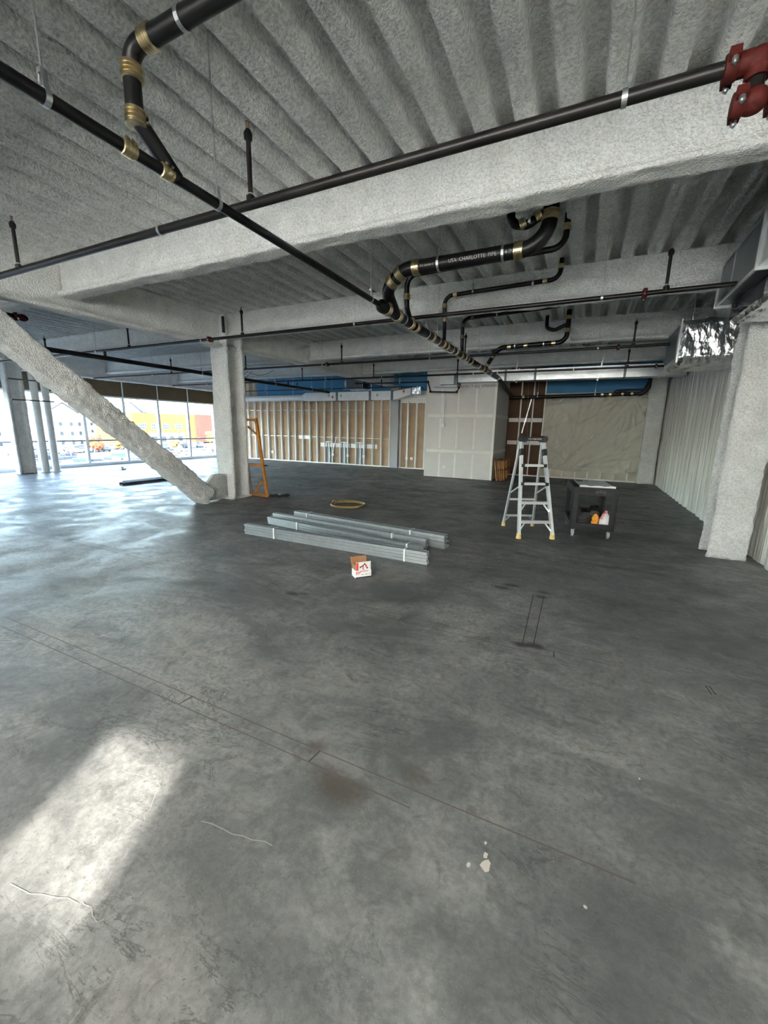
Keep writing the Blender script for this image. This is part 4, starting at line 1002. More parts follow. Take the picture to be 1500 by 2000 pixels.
# ------------------------------------------------------------------ step ladder
def ladder():
    t = thing('step_ladder', 'silver aluminium step ladder with black top standing left of the cart', 'ladder', (-0.68, 6.9, 0))
    FL, FR = Vector((-0.74, 6.40, 0)), Vector((-0.27, 6.63, 0))
    BL, BR = Vector((-1.10, 7.16, 0)), Vector((-0.64, 7.39, 0))
    ux = (FR - FL).normalized(); uy = Vector((-ux.y, ux.x, 0))
    tc = Vector((-0.70, 6.80, 1.47))
    TL, TR = tc - ux * 0.17, tc + ux * 0.17
    for a, b in ((FL, TL), (FR, TR)): MB().bar(a + Vector((0, 0, 0.06)), b, 0.036, 0.075, up=uy).build('front_rail', M['alu'], t)
    for a, b in ((BL, TL), (BR, TR)): MB().bar(a + Vector((0, 0, 0.05)), b + uy * 0.06, 0.028, 0.05, up=uy).build('rear_rail', M['alu'], t)
    def at(a, b, z): return a + (b - a) * (z / b.z)
    for i, z in enumerate((0.25, 0.54, 0.83, 1.11)):
        p, q = at(FL, TL, z), at(FR, TR, z)
        s = MB().bar(p, q, 0.09, 0.03).build('step', M['alu'], t)
        for k in range(3): MB().bar(p + uy * (0.03 * (k - 1)) + Vector((0, 0, 0.016)), q + uy * (0.03 * (k - 1)) + Vector((0, 0, 0.016)), 0.012, 0.004).build('grip', M['frame'], s)
        if i >= 2:
            for e, dd in ((p, ux), (q, -ux)): MB().bar(e - uy * 0.05 + dd * 0.02, e + uy * 0.05 + dd * 0.02, 0.05, 0.05).build('end_cap', M['black'], s)
        if i < 2:
            for e, rail, dd in ((p, (FL, TL), 1), (q, (FR, TR), -1)):
                MB().bar(e + ux * dd * 0.09 - Vector((0, 0, 0.01)), at(rail[0], rail[1], z - 0.13) + ux * dd * 0.012, 0.02, 0.012, up=uy).build('knee_brace', M['alu'], s)
    for i, z in enumerate((0.20, 0.50)):
        p, q = at(BL, TL, z) + uy * 0.06 * z / 1.47, at(BR, TR, z) + uy * 0.06 * z / 1.47
        s = MB().bar(p, q, 0.02, 0.035).build('rear_bar', M['alu'], t)
        if i == 0:
            for e, rail, dd in ((p, (BL, TL), 1), (q, (BR, TR), -1)): MB().bar(e + ux * dd * 0.09, at(rail[0], rail[1], 0.09), 0.015, 0.012, up=uy).build('knee_brace', M['alu'], s)
    for a, b in (((FL, TL), (BL, TL)), ((FR, TR), (BR, TR))):
        MB().bar(at(*a, 0.80), at(*b, 0.62), 0.012, 0.02).build('spreader', M['alu'], t)
    for a, d in ((FL, 1), (FR, 1)): MB().lathe([(0.040, 0), (0.040, 0.02), (0.032, 0.085), (0.026, 0.10)], a, (0, 0, 1), 12).build('foot', M['yellow_foot'], t, smooth=True)
    for a in (BL, BR): MB().lathe([(0.032, 0), (0.032, 0.02), (0.026, 0.075), (0.02, 0.085)], a, (0, 0, 1), 12).build('foot', M['yellow_foot'], t, smooth=True)
    cap = MB().bar(tc - ux * 0.19 + Vector((0, 0, 0.045)), tc + ux * 0.19 + Vector((0, 0, 0.045)), 0.15, 0.06).build('top_cap', M['black'], t)
    for k in (-1, 1): MB().tube([tc + ux * (k * 0.155) - uy * 0.09 + Vector((0, 0, 0.045)), tc + ux * (k * 0.155) + uy * 0.09 + Vector((0, 0, 0.045))], 0.05, 16).build('hinge_knuckle', M['black'], cap, smooth=True)
    vs, fs = text_mesh('GORILLA', 0.030); vs2, fs2 = text_mesh('LADDERS', 0.030)
    base = tc - uy * 0.0765 + Vector((0, 0, 0.047))
    MB().add([base + ux * (x - 0.075) + Vector((0, 0, y)) for x, y, z in vs], fs).build('lettering', M['print_white'], cap)
    MB().add([base + ux * (x + 0.075) + Vector((0, 0, y)) for x, y, z in vs2], fs2).build('lettering', M['print_white'], cap)
    MB().add([base + ux * a + Vector((0, 0, b)) for a, b in ((-0.016, -0.015), (-0.008, -0.015), (0, 0.004), (0.008, -0.015), (0.016, -0.015), (0, 0.020))], [(0, 1, 2, 5), (2, 3, 4, 5)]).build('emblem', M['print_gold'], cap)
    for a, b in ((FL, TL), (FR, TR)):
        MB().bar(at(a, b, 1.26), at(a, b, 1.36), 0.05, 0.09, up=uy).build('bracket', M['black'], t)
ladder()

# ------------------------------------------------------------------ utility cart (built in its own frame)
cth = math.radians(6.8)
ct = thing('utility_cart', 'dark grey plastic two shelf cart right of the step ladder', 'cart', (0.205, 7.47, 0), rotz=cth)
def LB(name, m, par, *boxes):
    b = MB()
    for q in boxes: b.box(*q)
    return b.build(name, M[m], par, local=True)
hx, hy = 0.315, 0.52
s = LB('top_shelf', 'cart', ct, (-hx, hx, -hy, hy, 0.745, 0.765), (-hx, hx, -hy, -hy + 0.03, 0.68, 0.80), (-hx, hx, hy - 0.03, hy, 0.68, 0.80), (-hx, -hx + 0.03, -hy + 0.03, hy - 0.03, 0.68, 0.80), (hx - 0.03, hx, -hy + 0.03, hy - 0.03, 0.68, 0.80))
s = LB('bottom_shelf', 'cart', ct, (-hx, hx, -hy, hy, 0.14, 0.16), (-hx, hx, -hy, -hy + 0.03, 0.13, 0.235), (-hx, hx, hy - 0.03, hy, 0.13, 0.235), (-hx, -hx + 0.03, -hy + 0.03, hy - 0.03, 0.13, 0.235), (hx - 0.03, hx, -hy + 0.03, hy - 0.03, 0.13, 0.235))
for sx in (-1, 1):
    for sy in (-1, 1):
        a, b = (sx * hx, sx * (hx - 0.085)); c, d = (sy * hy, sy * (hy - 0.11)); e = sx * (hx - 0.02); g_ = sy * (hy - 0.025)
        LB('leg', 'cart', ct, (min(a, b), max(a, b), min(c, g_), max(c, g_), 0.2, 0.70), (min(a, e), max(a, e), min(c, d), max(c, d), 0.2, 0.70))
        x, y = sx * (hx - 0.06), sy * (hy - 0.07)
        cs = MB().box(x - 0.03, x + 0.03, y - 0.03, y + 0.03, 0.118, 0.131).box(x - 0.022, x - 0.018, y - 0.012, y + 0.032, 0.045, 0.12).box(x + 0.018, x + 0.022, y - 0.012, y + 0.032, 0.045, 0.12).build('caster', M['zinc'], ct, local=True)
        MB().tube([(x - 0.015, y + 0.012, 0.052), (x + 0.015, y + 0.012, 0.052)], 0.052, 20).build('wheel', M['print_grey'], cs, local=True, smooth=True)
for k in range(3):
    MB().ring((0.02 + 0.05 * k, -hy - 0.001, 0.735 + 0.01 * (k % 2)), (0, 1, 0), 0.016, 0.001, 0.003, 14).build('scuff', M['print_grey'], ct, local=True)
cm = Matrix.Rotation(cth, 3, 'Z')
def CW(x, y, z): return tuple(cm @ Vector((x, y, 0)) + Vector((0.205, 7.47, z)))
# drawing sheet
def plan_sheet():
    t = thing('drawing_sheet', 'wavy paper plan sheet spread on the cart top', 'paper', CW(0, 0, 0.80), rotz=cth)
    nx, ny = 16, 20; vs = []; fs = []
    for j in range(ny + 1):
        for i in range(nx + 1):
            u = i / nx; v = j / ny
            x = -0.235 + 0.50 * u; y = -0.50 + 0.94 * v
            z = 0.006 + 0.010 * math.sin(u * 7 + 1) * (1 - v) ** 2 + 0.02 * (1 - v) ** 6 * (0.6 + 0.4 * math.sin(u * 9)) - (0.0 if v > 0.02 else 0.01)
            vs.append((x, y, z + 0.004))
    for j in range(ny):
        for i in range(nx):
            a = j * (nx + 1) + i; fs.append((a, a + 1, a + nx + 2, a + nx + 1))
    MB().add(vs, fs).build('sheet', M['paper'], t, local=True, smooth=True, angle=None)
    for (x0, x1, y0, y1, c) in ((-0.20, -0.10, 0.18, 0.36, 'print_black'), (-0.07, -0.02, 0.20, 0.34, 'print_grey'), (0.02, 0.2, 0.30, 0.31, 'print_grey'), (0.05, 0.055, 0.0, 0.32, 'print_grey'), (0.12, 0.125, 0.05, 0.3, 'print_grey'), (-0.05, 0.2, 0.1, 0.108, 'print_grey')):
        MB().box(x0, x1, y0, y1, 0.0138, 0.0144).build('printing', M[c], t, local=True)
    # turned-up white front edge
    pts = []
    for i in range(17): pts.append((-0.235 + 0.50 * i / 16, -0.512, 0.014 + 0.016 * abs(math.sin(i * 0.5 + 0.6))))
    mb = MB()
    v = [(p[0], -0.508, 0.004) for p in pts] + [(p[0], -0.522, p[2] + 0.008) for p in pts]
    mb.add(v, [(i, i + 1, i + 18, i + 17) for i in range(16)])
    mb.build('curled_edge', M['carton_white'], t, local=True, smooth=True)
plan_sheet()
def lumpy(name, c, pts, m, label, cat, seed=1, n=14, ring=12, par=None):
    """a soft bag: stacked closed sections"""
    mb = MB()
    vs = []; fs = []
    for j, (z, x0, x1, y0, y1) in enumerate(pts):
        for k in range(ring):
            a = 2 * math.pi * k / ring
            ca, sa = math.cos(a), math.sin(a)
            ca = math.copysign(abs(ca) ** 0.6, ca); sa = math.copysign(abs(sa) ** 0.6, sa)
            w = 1 + 0.06 * math.sin(3 * a + j * 1.3 + seed)
            vs.append(((x0 + x1) / 2 + (x1 - x0) / 2 * ca * w, (y0 + y1) / 2 + (y1 - y0) / 2 * sa * w, z + 0.012 * math.sin(2 * a + j + seed) * (j > 0)))
    for j in range(len(pts) - 1):
        for k in range(ring):
            k2 = (k + 1) % ring; fs.append((j * ring + k, j * ring + k2, (j + 1) * ring + k2, (j + 1) * ring + k))
    fs.append(tuple(range(ring - 1, -1, -1))); fs.append(tuple((len(pts) - 1) * ring + k for k in range(ring)))
    return mb.add(vs, fs)
t = thing('tool_bag', 'slumped black bag on the lower shelf of the cart', 'bag', CW(-0.085, -0.12, 0.162), rotz=cth)
lumpy('b', None, [(0.0, -0.19, 0.20, -0.26, 0.24), (0.07, -0.20, 0.21, -0.27, 0.25), (0.15, -0.19, 0.20, -0.26, 0.22), (0.21, -0.17, 0.19, -0.22, 0.16), (0.23, -0.12, 0.14, -0.12, 0.08)], None, None, None).build('body', M['bag'], t, local=True, smooth=True)
lumpy('b', None, [(0.12, -0.20, 0.0, -0.25, 0.1), (0.26, -0.20, -0.06, -0.23, 0.06), (0.34, -0.19, -0.13, -0.19, 0.0)], None, None, None, 3).build('raised_flap', M['bag'], t, local=True, smooth=True)
lumpy('b', None, [(0.12, 0.0, 0.22, -0.25, 0.1), (0.25, 0.05, 0.23, -0.24, 0.06), (0.31, 0.09, 0.20, -0.18, 0.0)], None, None, None, 5).build('raised_flap', M['bag'], t, local=True, smooth=True)
MB().tube(rounded([(-0.16, -0.25, 0.17), (-0.05, -0.26, 0.08), (0.08, -0.26, 0.13), (0.16, -0.24, 0.2)], 0.1), 0.011, 8).build('strap', M['black'], t, local=True, smooth=True)
MB().ball((-0.195, -0.27, 0.07), 0.02, 0.012, 0.012, 10, 6).build('buckle', M['print_white'], t, local=True)
t = thing('work_glove', 'orange work glove draped over the black bag on the cart', 'glove', CW(0.055, -0.42, 0.27), rotz=cth)
MB().ball((0.0, 0.0, 0.035), 0.05, 0.026, 0.075, 14, 10, 0.08, 4).ball((-0.025, -0.006, -0.03), 0.036, 0.022, 0.045, 12, 8, 0.08, 5).build('palm', M['glove'], t, local=True, smooth=True)
for k in range(4): MB().tube([(-0.035 + 0.022 * k, -0.01, -0.02), (-0.05 + 0.024 * k, -0.016, -0.085 + 0.008 * abs(k - 1))], [0.013, 0.011], 8).build('finger', M['glove'], t, local=True, smooth=True)
t = thing('plastic_jug', 'white plastic jug with pink cap on the lower cart shelf', 'jug', CW(0.195, -0.41, 0.162), rotz=cth)
MB().lathe([(0.075, 0), (0.083, 0.012), (0.085, 0.12), (0.080, 0.15), (0.055, 0.20), (0.028, 0.235), (0.020, 0.25)], (0, 0, 0), (0, 0, 1), 20).build('body', M['jug'], t, local=True, smooth=True)
MB().lathe([(0.024, 0.245), (0.024, 0.275), (0.020, 0.28)], (0, 0, 0), (0, 0, 1), 16).build('cap', M['pink'], t, local=True, smooth=True)
MB().tube(rounded([(-0.012, -0.02, 0.245), (-0.045, -0.05, 0.24), (-0.068, -0.055, 0.15)], 0.03), 0.011, 10).build('handle', M['pink'], t, local=True, smooth=True)

# ------------------------------------------------------------------ bundles of steel studs
def bundle(p0, p1, depth, heights, z0, label, bands, jit=0.0, matn='galv'):
    p0 = Vector((*p0, 0)); p1 = Vector((*p1, 0)); L = (p1 - p0).length; ang = math.atan2(p1.y - p0.y, p1.x - p0.x)
    t = thing('stud_bundle', label, 'steel studs', (p0.x, p0.y, z0), 'bundles of steel studs on the slab', rotz=ang)
    z = 0.0
    for i, h in enumerate(heights):
        e = random.uniform(-jit, jit); y = random.uniform(0, 0.006)
        w = 0.0025
        m = MB()
        # C stud on its side: web at the front, two flanges, open back with lips
        m.box(e, L + e, y, y + w, z + 0.001, z + h - 0.004)
        m.box(e, L + e, y + w, y + depth, z + 0.001, z + 0.001 + w).box(e, L + e, y + w, y + depth, z + h - 0.001 - w, z + h - 0.004)
        m.box(e, L + e, y - 0.004, y, z + h * 0.42, z + h * 0.58)
        m.box(e, L + e, y + depth - w, y + depth, z + h * 0.62, z + h - 0.002).box(e, L + e, y + depth - w, y + depth, z + 0.002, z + h * 0.38)
        m.build('stud', M[matn], t, local=True)
        z += h
    for x in bands:
        MB().box(x - 0.012, x + 0.012, -0.010, -0.006, 0.0, z + 0.003).box(x - 0.011, x + 0.011, -0.010, depth + 0.012, z + 0.001, z + 0.005).box(x - 0.011, x + 0.011, depth + 0.009, depth + 0.012, 0.0, z + 0.003).build('band', M['band'], t, local=True)
bundle((-4.57, 4.55), (-1.57, 4.52), 0.075, [0.040] * 4, 0, 'front bundle of bright galvanised studs, nearest the opened carton', (0.59, 2.70), 0.008)
bundle((-4.72, 5.24), (-1.73, 4.84), 0.09, [0.041] * 3, 0, 'second stud bundle, slanting close behind the front one', (0.7, 2.76), 0.006)
bundle((-4.80, 5.46), (-1.82, 5.16), 0.085, [0.047] * 3, 0, 'third stud bundle, with a bright front edge, in the middle of the pile', (2.45,), 0.012)
bundle((-4.55, 5.62), (-1.58, 5.27), 0.17, [0.09], 0, 'low wide steel channel lying at the back of the stud pile', (), 0.0)
bundle((-4.46, 5.63), (-1.60, 5.32), 0.12, [0.045] * 2, 0.09, 'rearmost stud bundle, on top of the wide channel', (0.3, 2.33), 0.006)

# ------------------------------------------------------------------ opened carton
ca = math.atan2(0.16, 0.125)
t = thing('fastener_carton', 'small opened white and red carton on the floor before the stud bundles', 'carton', (-2.11, 3.71, 0), rotz=math.radians(50))
L, W, H, th = 0.185, 0.125, 0.085, 0.003
MB().box(0, L, 0, th, 0, H).box(0, L, W - th, W, 0, H).box(0, th, th, W - th, 0, H).box(L - th, L, th, W - th, 0, H).box(th, L - th, th, W - th, 0, th).build('tray', M['carton_white'], t, local=True)
MB().box(-0.001, L + 0.001, -0.002, 0.0, 0.0, 0.012).build('base_stripe', M['print_black'], t, local=True)
MB().box(0.004, L - 0.004, 0.006, 0.010, 0.012, H + 0.098).build('front_flap', M['carton_white'], t, local=True)
fz = H
y = 0.0045
P = lambda pts: [(a, y, b) for a, b in pts]
def prt(pts, m, name='printing', yy=y):
    MB().prism([(a, yy, b) for a, b in pts], (0, 0.001, 0)).build(name, M[m], t, local=True)
prt([(0.006, fz + 0.004), (0.033, fz + 0.004), (0.033, fz + 0.094), (0.006, fz + 0.094)], 'print_red')
# fastening tool picture: black barrel and body, red grip
prt([(0.048, fz + 0.040), (0.053, fz + 0.028), (0.108, fz + 0.063), (0.116, fz + 0.082), (0.108, fz + 0.086), (0.094, fz + 0.066), (0.054, fz + 0.044), (0.049, fz + 0.052)], 'print_black')
prt([(0.108, fz + 0.064), (0.120, fz + 0.076), (0.142, fz + 0.030), (0.128, fz + 0.024)], 'print_red')
prt([(0.128, fz + 0.024), (0.144, fz + 0.032), (0.148, fz + 0.020), (0.134, fz + 0.012)], 'print_black')
prt([(0.085, fz + 0.048), (0.098, fz + 0.052), (0.092, fz + 0.022), (0.100, fz + 0.008), (0.088, fz + 0.004), (0.080, fz + 0.024)], 'print_red')
prt([(0.168, fz + 0.02), (0.172, fz + 0.02), (0.172, fz + 0.08), (0.168, fz + 0.08)], 'print_grey')
prt([(0.0, 0.060), (0.05, 0.060), (0.06, 0.072), (0.145, 0.072), (0.145, 0.078), (0.055, 0.078), (0.045, 0.068), (0.0, 0.068)], 'print_red', yy=-0.0012)
prt([(0.0, 0.048), (0.045, 0.048), (0.048, 0.053), (0.0, 0.053)], 'print_red', yy=-0.0012)
for a, b in ((0.065, 0.10), (0.11, 0.14), (0.155, 0.175)): prt([(a, 0.035), (b, 0.035), (b, 0.042), (a, 0.042)], 'print_grey', yy=-0.0012)
MB().add([(0.0, W, H), (L, W, H), (L + 0.004, W + 0.05, H + 0.115), (-0.004, W + 0.05, H + 0.115), (0.0, W + 0.004, H), (L, W + 0.004, H), (L + 0.004, W + 0.054, H + 0.115), (-0.004, W + 0.054, H + 0.115)],
         [(0, 1, 2, 3), (7, 6, 5, 4), (0, 4, 5, 1), (2, 6, 7, 3), (0, 3, 7, 4), (1, 5, 6, 2)]).build('back_flap', M['cardboard'], t, local=True)
MB().box(0.006, 0.009, 0.012, W - 0.006, H, H + 0.06).build('side_flap', M['cardboard'], t, local=True)

# ------------------------------------------------------------------ hose ring on the floor
t = thing('hose_coil', 'yellow hose coiled in a ring on the floor behind the studs', 'hose', (-4.39, 7.38, 0))
for k in range(4):
    pts = []
    r0 = 0.35 + random.uniform(-0.03, 0.02); ox, oy = random.uniform(-0.015, 0.015), random.uniform(-0.015, 0.015)
    for i in range(41):
        a = 2 * math.pi * i / 40
        pts.append((-4.39 + ox + r0 * math.cos(a), 7.38 + oy + r0 * math.sin(a), 0.011 + 0.008 * k + 0.004 * math.sin(2 * a + k)))
    MB().tube(pts, 0.0105, 8).build('loop', M['hose'], t, smooth=True)
for k in range(3):
    a = math.pi * (1.02 + 0.02 * k)
    c = Vector((-4.39 + 0.35 * math.cos(a), 7.38 + 0.35 * math.sin(a), 0.045))
    MB().ring(c + Vector((0.0, 0.025 * k, 0)), (0, 1, 0), 0.035, 0.016, 0.01, 14).build('tie', M['hose'], t)

# ------------------------------------------------------------------ orange scaffold frames leaning at the H column
def scaf(dy, dx, label, h=1.80, m='orange', diag=True):
    t = thing('scaffold_frame', label, 'scaffold frame', (-6.85 + dx, 7.28 + dy, 0), 'orange frames leaning at the H column')
    up = Vector((-0.27, 0.02, 1.78)).normalized()
    A = Vector((-7.16 + dx, 7.28 + dy, 0.025)); B = Vector((-6.50 + dx, 7.26 + dy, 0.025))
    for p in (A, B): MB().bar(p, p + up * h, 0.050, 0.050, up=(0, 1, 0)).build('post', M[m], t)
    for p, hh in ((A + (B - A) * 0.14, h * 0.98), (A + (B - A) * 0.28, h * 0.5)): MB().bar(p, p + up * hh, 0.016, 0.016, up=(0, 1, 0)).build('rung_post', M['orange_dark'], t)
    for f in (0.0, 0.40, 0.985): MB().bar(A + up * (h * f), B + up * (h * f), 0.036, 0.036).build('rail', M[m], t)
    if diag:
        MB().bar(A + (B - A) * 0.40 + up * 0.03, A + (B - A) * 0.86 + up * 0.36, 0.025, 0.03).build('brace', M[m], t)
        MB().bar(A + (B - A) * 0.55 + up * (h * 0.90), A + (B - A) * 0.92 + up * (h * 0.80), 0.02, 0.03).build('brace', M['orange_dark'], t)
    MB().bar(B + up * (h * 0.40), B + up * (h * 0.40) + Vector((0.12, 0, 0.0)), 0.03, 0.018).build('latch', M['black'], t)
scaf(0.0, 0.0, 'front orange scaffold frame leaning beside the H column')
scaf(0.06, -0.062, 'middle orange scaffold frame in the leaning stack', 1.79, 'orange_dark')
scaf(0.12, -0.124, 'rear orange scaffold frame in the leaning stack', 1.80, 'orange', False)
t = thing('strap_heap', 'black and white strap heap on the floor by the orange frames', 'strap', (-6.35, 7.45, 0))
for k in range(5):
    c = Vector((-6.46 + 0.05 * k, 7.34 + 0.06 * k, 0.02)); r = 0.05 + 0.012 * k
    MB().tube([(c.x + r * math.cos(a * 0.5236), c.y + r * math.sin(a * 0.5236), 0.02 + 0.014 * ((a + k) % 3)) for a in range(13)], 0.016, 8).build('loop', M['black'], t, smooth=True)
MB().box(-6.36, -6.28, 7.44, 7.50, 0.05, 0.065).build('buckle', M['white'], t)

# orange guard panels against the shaft side
for k in range(5):
    lab = ['first', 'second', 'third', 'fourth', 'fifth'][k] + ' orange guard frame from the shaft side, leaning behind the ladder'
    x = -2.45 + 0.052 * k
    t = thing('guard_frame', lab, 'guard frame', (x, 13.9, 0), 'orange guard frames by the shaft')
    tl = Vector((-0.10 + 0.01 * k, 0.0, 0.66)); y0 = 13.42 + 0.04 * k; y1 = 14.5 + 0.05 * k
    m_ = 'orange' if k % 2 == 0 else 'orange_dark'
    b0, b1 = Vector((x + 0.06, y0, 0.015)), Vector((x + 0.06, y1, 0.015))
    for p in (b0, b1, (b0 + b1) / 2): MB().bar(p, p + tl, 0.03, 0.03, up=(0, 1, 0)).build('post', M[m_], t)
    for f in (0.02, 0.5, 0.97): MB().bar(b0 + tl * f, b1 + tl * f, 0.028, 0.028).build('rail', M[m_], t)
    MB().bar(b0 + tl * 0.02 + Vector((0.004, 0, 0)), b0 + tl * 0.97 + Vector((0.004, 0.4, 0)), 0.006, 0.02).build('brace', M[m_], t)

# dark steel channels and a small block on the floor near the windows
for k, lb in ((0, 'dark steel channel on the floor behind the diagonal brace, nearer one'), (1, 'dark steel channel on the floor behind the diagonal brace, farther one')):
    x = -11.20 - 0.22 * k; y0, y1 = (6.72, 8.3) if k == 0 else (6.95, 8.75)
    m = MB().box(x, x + 0.15, y0, y1, 0.0, 0.012).box(x, x + 0.012, y0, y1, 0.012, 0.07).box(x + 0.138, x + 0.15, y0, y1, 0.012, 0.07)
    o = m.build('steel_channel', M['duct_dark']); tag(o, lb, 'steel channel')
o = MB().box(-15.0, -14.76, 9.0, 9.16, 0, 0.05).box(-14.98, -14.84, 9.03, 9.13, 0.05, 0.11).build('offcut_block', M['frame']); tag(o, 'small grey offcut lying on the floor near the windows', 'offcut')
# thin bare wires hanging down in the brown bay, drooping low-voltage cables
for k, (x, y, z1, label) in enumerate(((-1.62, 14.2, 0.6, 'thin cable dangling in front of the brown bay'),)):
    o = MB().tube([(x - 0.16, y, ZD), (x - 0.12, y, 3.0), (x - 0.06, y, 2.0), (x - 0.02, y, 1.2), (x + 0.03, y, z1)], 0.006, 6).build('hanging_cable', M['cardboard']); tag(o, label, 'cable')
o = MB().bar((-1.92, 14.9, 1.55), (-1.68, 14.9, 2.75), 0.03, 0.02).build('support_strap', M['galv']); tag(o, 'slanting metal strap in front of the brown bay', 'strap')
t = thing('droop_cable', 'thin black cables drooping from the ceiling past the H column', 'cable', (-10.3, 10.9, 3.3))
for x0, x1, dz in ((-11.6, -10.4, 0.16), (-10.4, -9.3, 0.14), (-11.3, -10.2, 0.22)):
    MB().tube([(x0 + (x1 - x0) * i / 10, 10.9, 3.42 - dz * (1 - (i / 5 - 1) ** 2)) for i in range(11)], 0.007, 6).build('cable', M['black'], t, smooth=True)

# ------------------------------------------------------------------ outdoors
GZ = -7.0
o = MB().box(-420, 300, -300, 420, GZ - 0.3, GZ).build('ground', M['asphalt']); tag(o, 'pale asphalt of the car park outside', 'ground', kind='structure')
def verge(x0, x1, y0, y1, lb):
    o = MB().box(x0, x1, y0, y1, GZ, GZ + 0.18).build('grass_verge', M['verge']); tag(o, lb, 'verge', kind='structure')
verge(-124, -120, 30, 130, 'dry grass strip between the car rows outside'); verge(-152, -147, 90, 160, 'dry grass strip before the ochre building')
def car_mesh(kind):
    Lc, Wc = 4.5, 1.8
    if kind == 0: prof = [(0, 0.35), (0, 0.72), (0.25, 0.85), (1.2, 0.95), (1.75, 1.38), (3.1, 1.42), (3.75, 1.02), (4.4, 0.95), (4.5, 0.55), (4.45, 0.35)]
    else: prof = [(0, 0.4), (0, 0.85), (0.2, 1.02), (1.15, 1.1), (1.65, 1.66), (3.9, 1.70), (4.35, 1.12), (4.48, 0.9), (4.48, 0.4)]
    m = MB(); m.prism([(x - Lc / 2, -Wc / 2, z) for x, z in prof], (0, Wc, 0))
    w = MB()
    if kind == 0: wp = [(1.28, 0.97), (1.78, 1.33), (3.05, 1.36), (3.6, 1.02)]
    else: wp = [(1.25, 1.12), (1.72, 1.60), (3.85, 1.63), (4.2, 1.15)]
    w.prism([(x - Lc / 2, -Wc / 2 - 0.02, z) for x, z in wp], (0, Wc + 0.04, 0))
    for x in (0.85, 3.65):
        for y in (-Wc / 2, Wc / 2 - 0.2): wheels.append((x - Lc / 2, y))
    return m, w
wheels = []
protos = {}
for kind in (0, 1):
    for c in CARS:
        m, w = car_mesh(kind)
        me = D.meshes.new('car_body'); me.from_pydata([tuple(p) for p in m.v], [], m.f); me.materials.append(M['car_' + c])
        if kind == 0 and c == 'white' or True:
            mg = D.meshes.new('car_glass'); mg.from_pydata([tuple(p) for p in w.v], [], w.f); mg.materials.append(M['black'] if False else M['far_glass'])
        protos[(kind, c)] = (me, mg)
wheels = wheels[:4]
w_ = MB().tube([(0, -0.02, 0.33), (0, 0.22, 0.33)], 0.33, 10)
wheel_me = D.meshes.new('car_wheel'); wheel_me.from_pydata([tuple(p) for p in w_.v], [], w_.f); wheel_me.materials.append(M['black'])
ROWS = ['first', 'second', 'third', 'fourth', 'fifth', 'sixth']
rc = random.Random(11)
names = list(CARS)
wts = [6, 4, 4, 2, 1, 3]
for row, (x, ya, yb) in enumerate(((-82, 36, 80), (-89, 38, 84), (-99, 40, 92), (-107, 44, 96), (-131, 52, 112), (-139, 56, 118))):
    y = ya + rc.random() * 2
    while y < yb:
        if rc.random() < 0.72:
            c = rc.choices(names, wts)[0]; kind = rc.randint(0, 1)
            kn = 'parked_car' if kind == 0 else 'parked_suv'
            lab = '%s %s in the %s row of the car park outside the windows' % (c, 'saloon car' if kind == 0 else 'tall estate car', ROWS[row])
            o = thing(kn, lab, 'car', (x + rc.uniform(-0.4, 0.4), y, GZ), '%s %ss in the %s row outside' % (c, 'saloon' if kind == 0 else 'estate', ROWS[row]), rotz=rc.choice((0, math.pi)) + rc.uniform(-0.04, 0.04))
            b = D.objects.new('body', protos[(kind, c)][0]); COL.objects.link(b); b.parent = o
            g = D.objects.new('windows', protos[(kind, c)][1]); COL.objects.link(g); g.parent = b
            for wx, wy in wheels:
                q = D.objects.new('wheel', wheel_me); COL.objects.link(q); q.parent = o; q.location = (wx, wy, 0)
        y += 2.75
by = {}
for o in D.objects:
    if o.get('category') == 'car': by.setdefault(o['label'], []).append(o)
for lab, os_ in by.items():
    if len(os_) > 1:
        for k, o in enumerate(sorted(os_, key=lambda q: q.location.y)):
            o['label'] = lab.split(' in the ')[0] + ', %s from the left of its colour in the %s row outside' % (['first', 'second', 'third', 'fourth', 'fifth', 'sixth', 'seventh', 'eighth'][k], lab.split(' in the ')[1].split(' row')[0])
# ochre building with rust red bay
t = thing('ochre_building', 'ochre yellow building with a rust red bay beyond the car park', 'building', (-165, 125, GZ))
MB().box(-185, -160, 104, 133, GZ, 5.7).build('wall', M['bld_orange'], t)
MB().box(-185, -159.2, 133, 145, GZ + 0.5, 6.0).build('red_bay', M['bld_red'], t)
MB().box(-185, -160, 145, 175, GZ, 5.7).build('wall', M['bld_orange'], t)
MB().box(-159.99, -159.7, 110, 127, GZ, -2.2).build('plinth', M['bld_grey'], t)
MB().box(-182, -166, 126, 150, 5.7, 8.2).build('roof_plant', M['bld_grey'], t)
for y0 in (106.0, 111.5, 116.5, 122.5):
    f = MB().box(-159.98, -159.85, y0, y0 + 3.4, -0.7, 1.5).build('window', M['bld_white'], t)
    for k in range(4):
        for z0 in (-0.55, 0.5): MB().box(-159.86, -159.80, y0 + 0.15 + 0.8 * k, y0 + 0.8 + 0.8 * k, z0, z0 + 0.85).build('pane', M['far_glass'], f)
for y0 in (111, 115, 119, 123):
    f = MB().box(-159.72, -159.6, y0, y0 + 2.6, GZ + 1.0, GZ + 3.6).build('window', M['bld_white'], t)
    MB().box(-159.62, -159.56, y0 + 0.2, y0 + 2.4, GZ + 1.2, GZ + 3.4).build('pane', M['far_glass'], f)
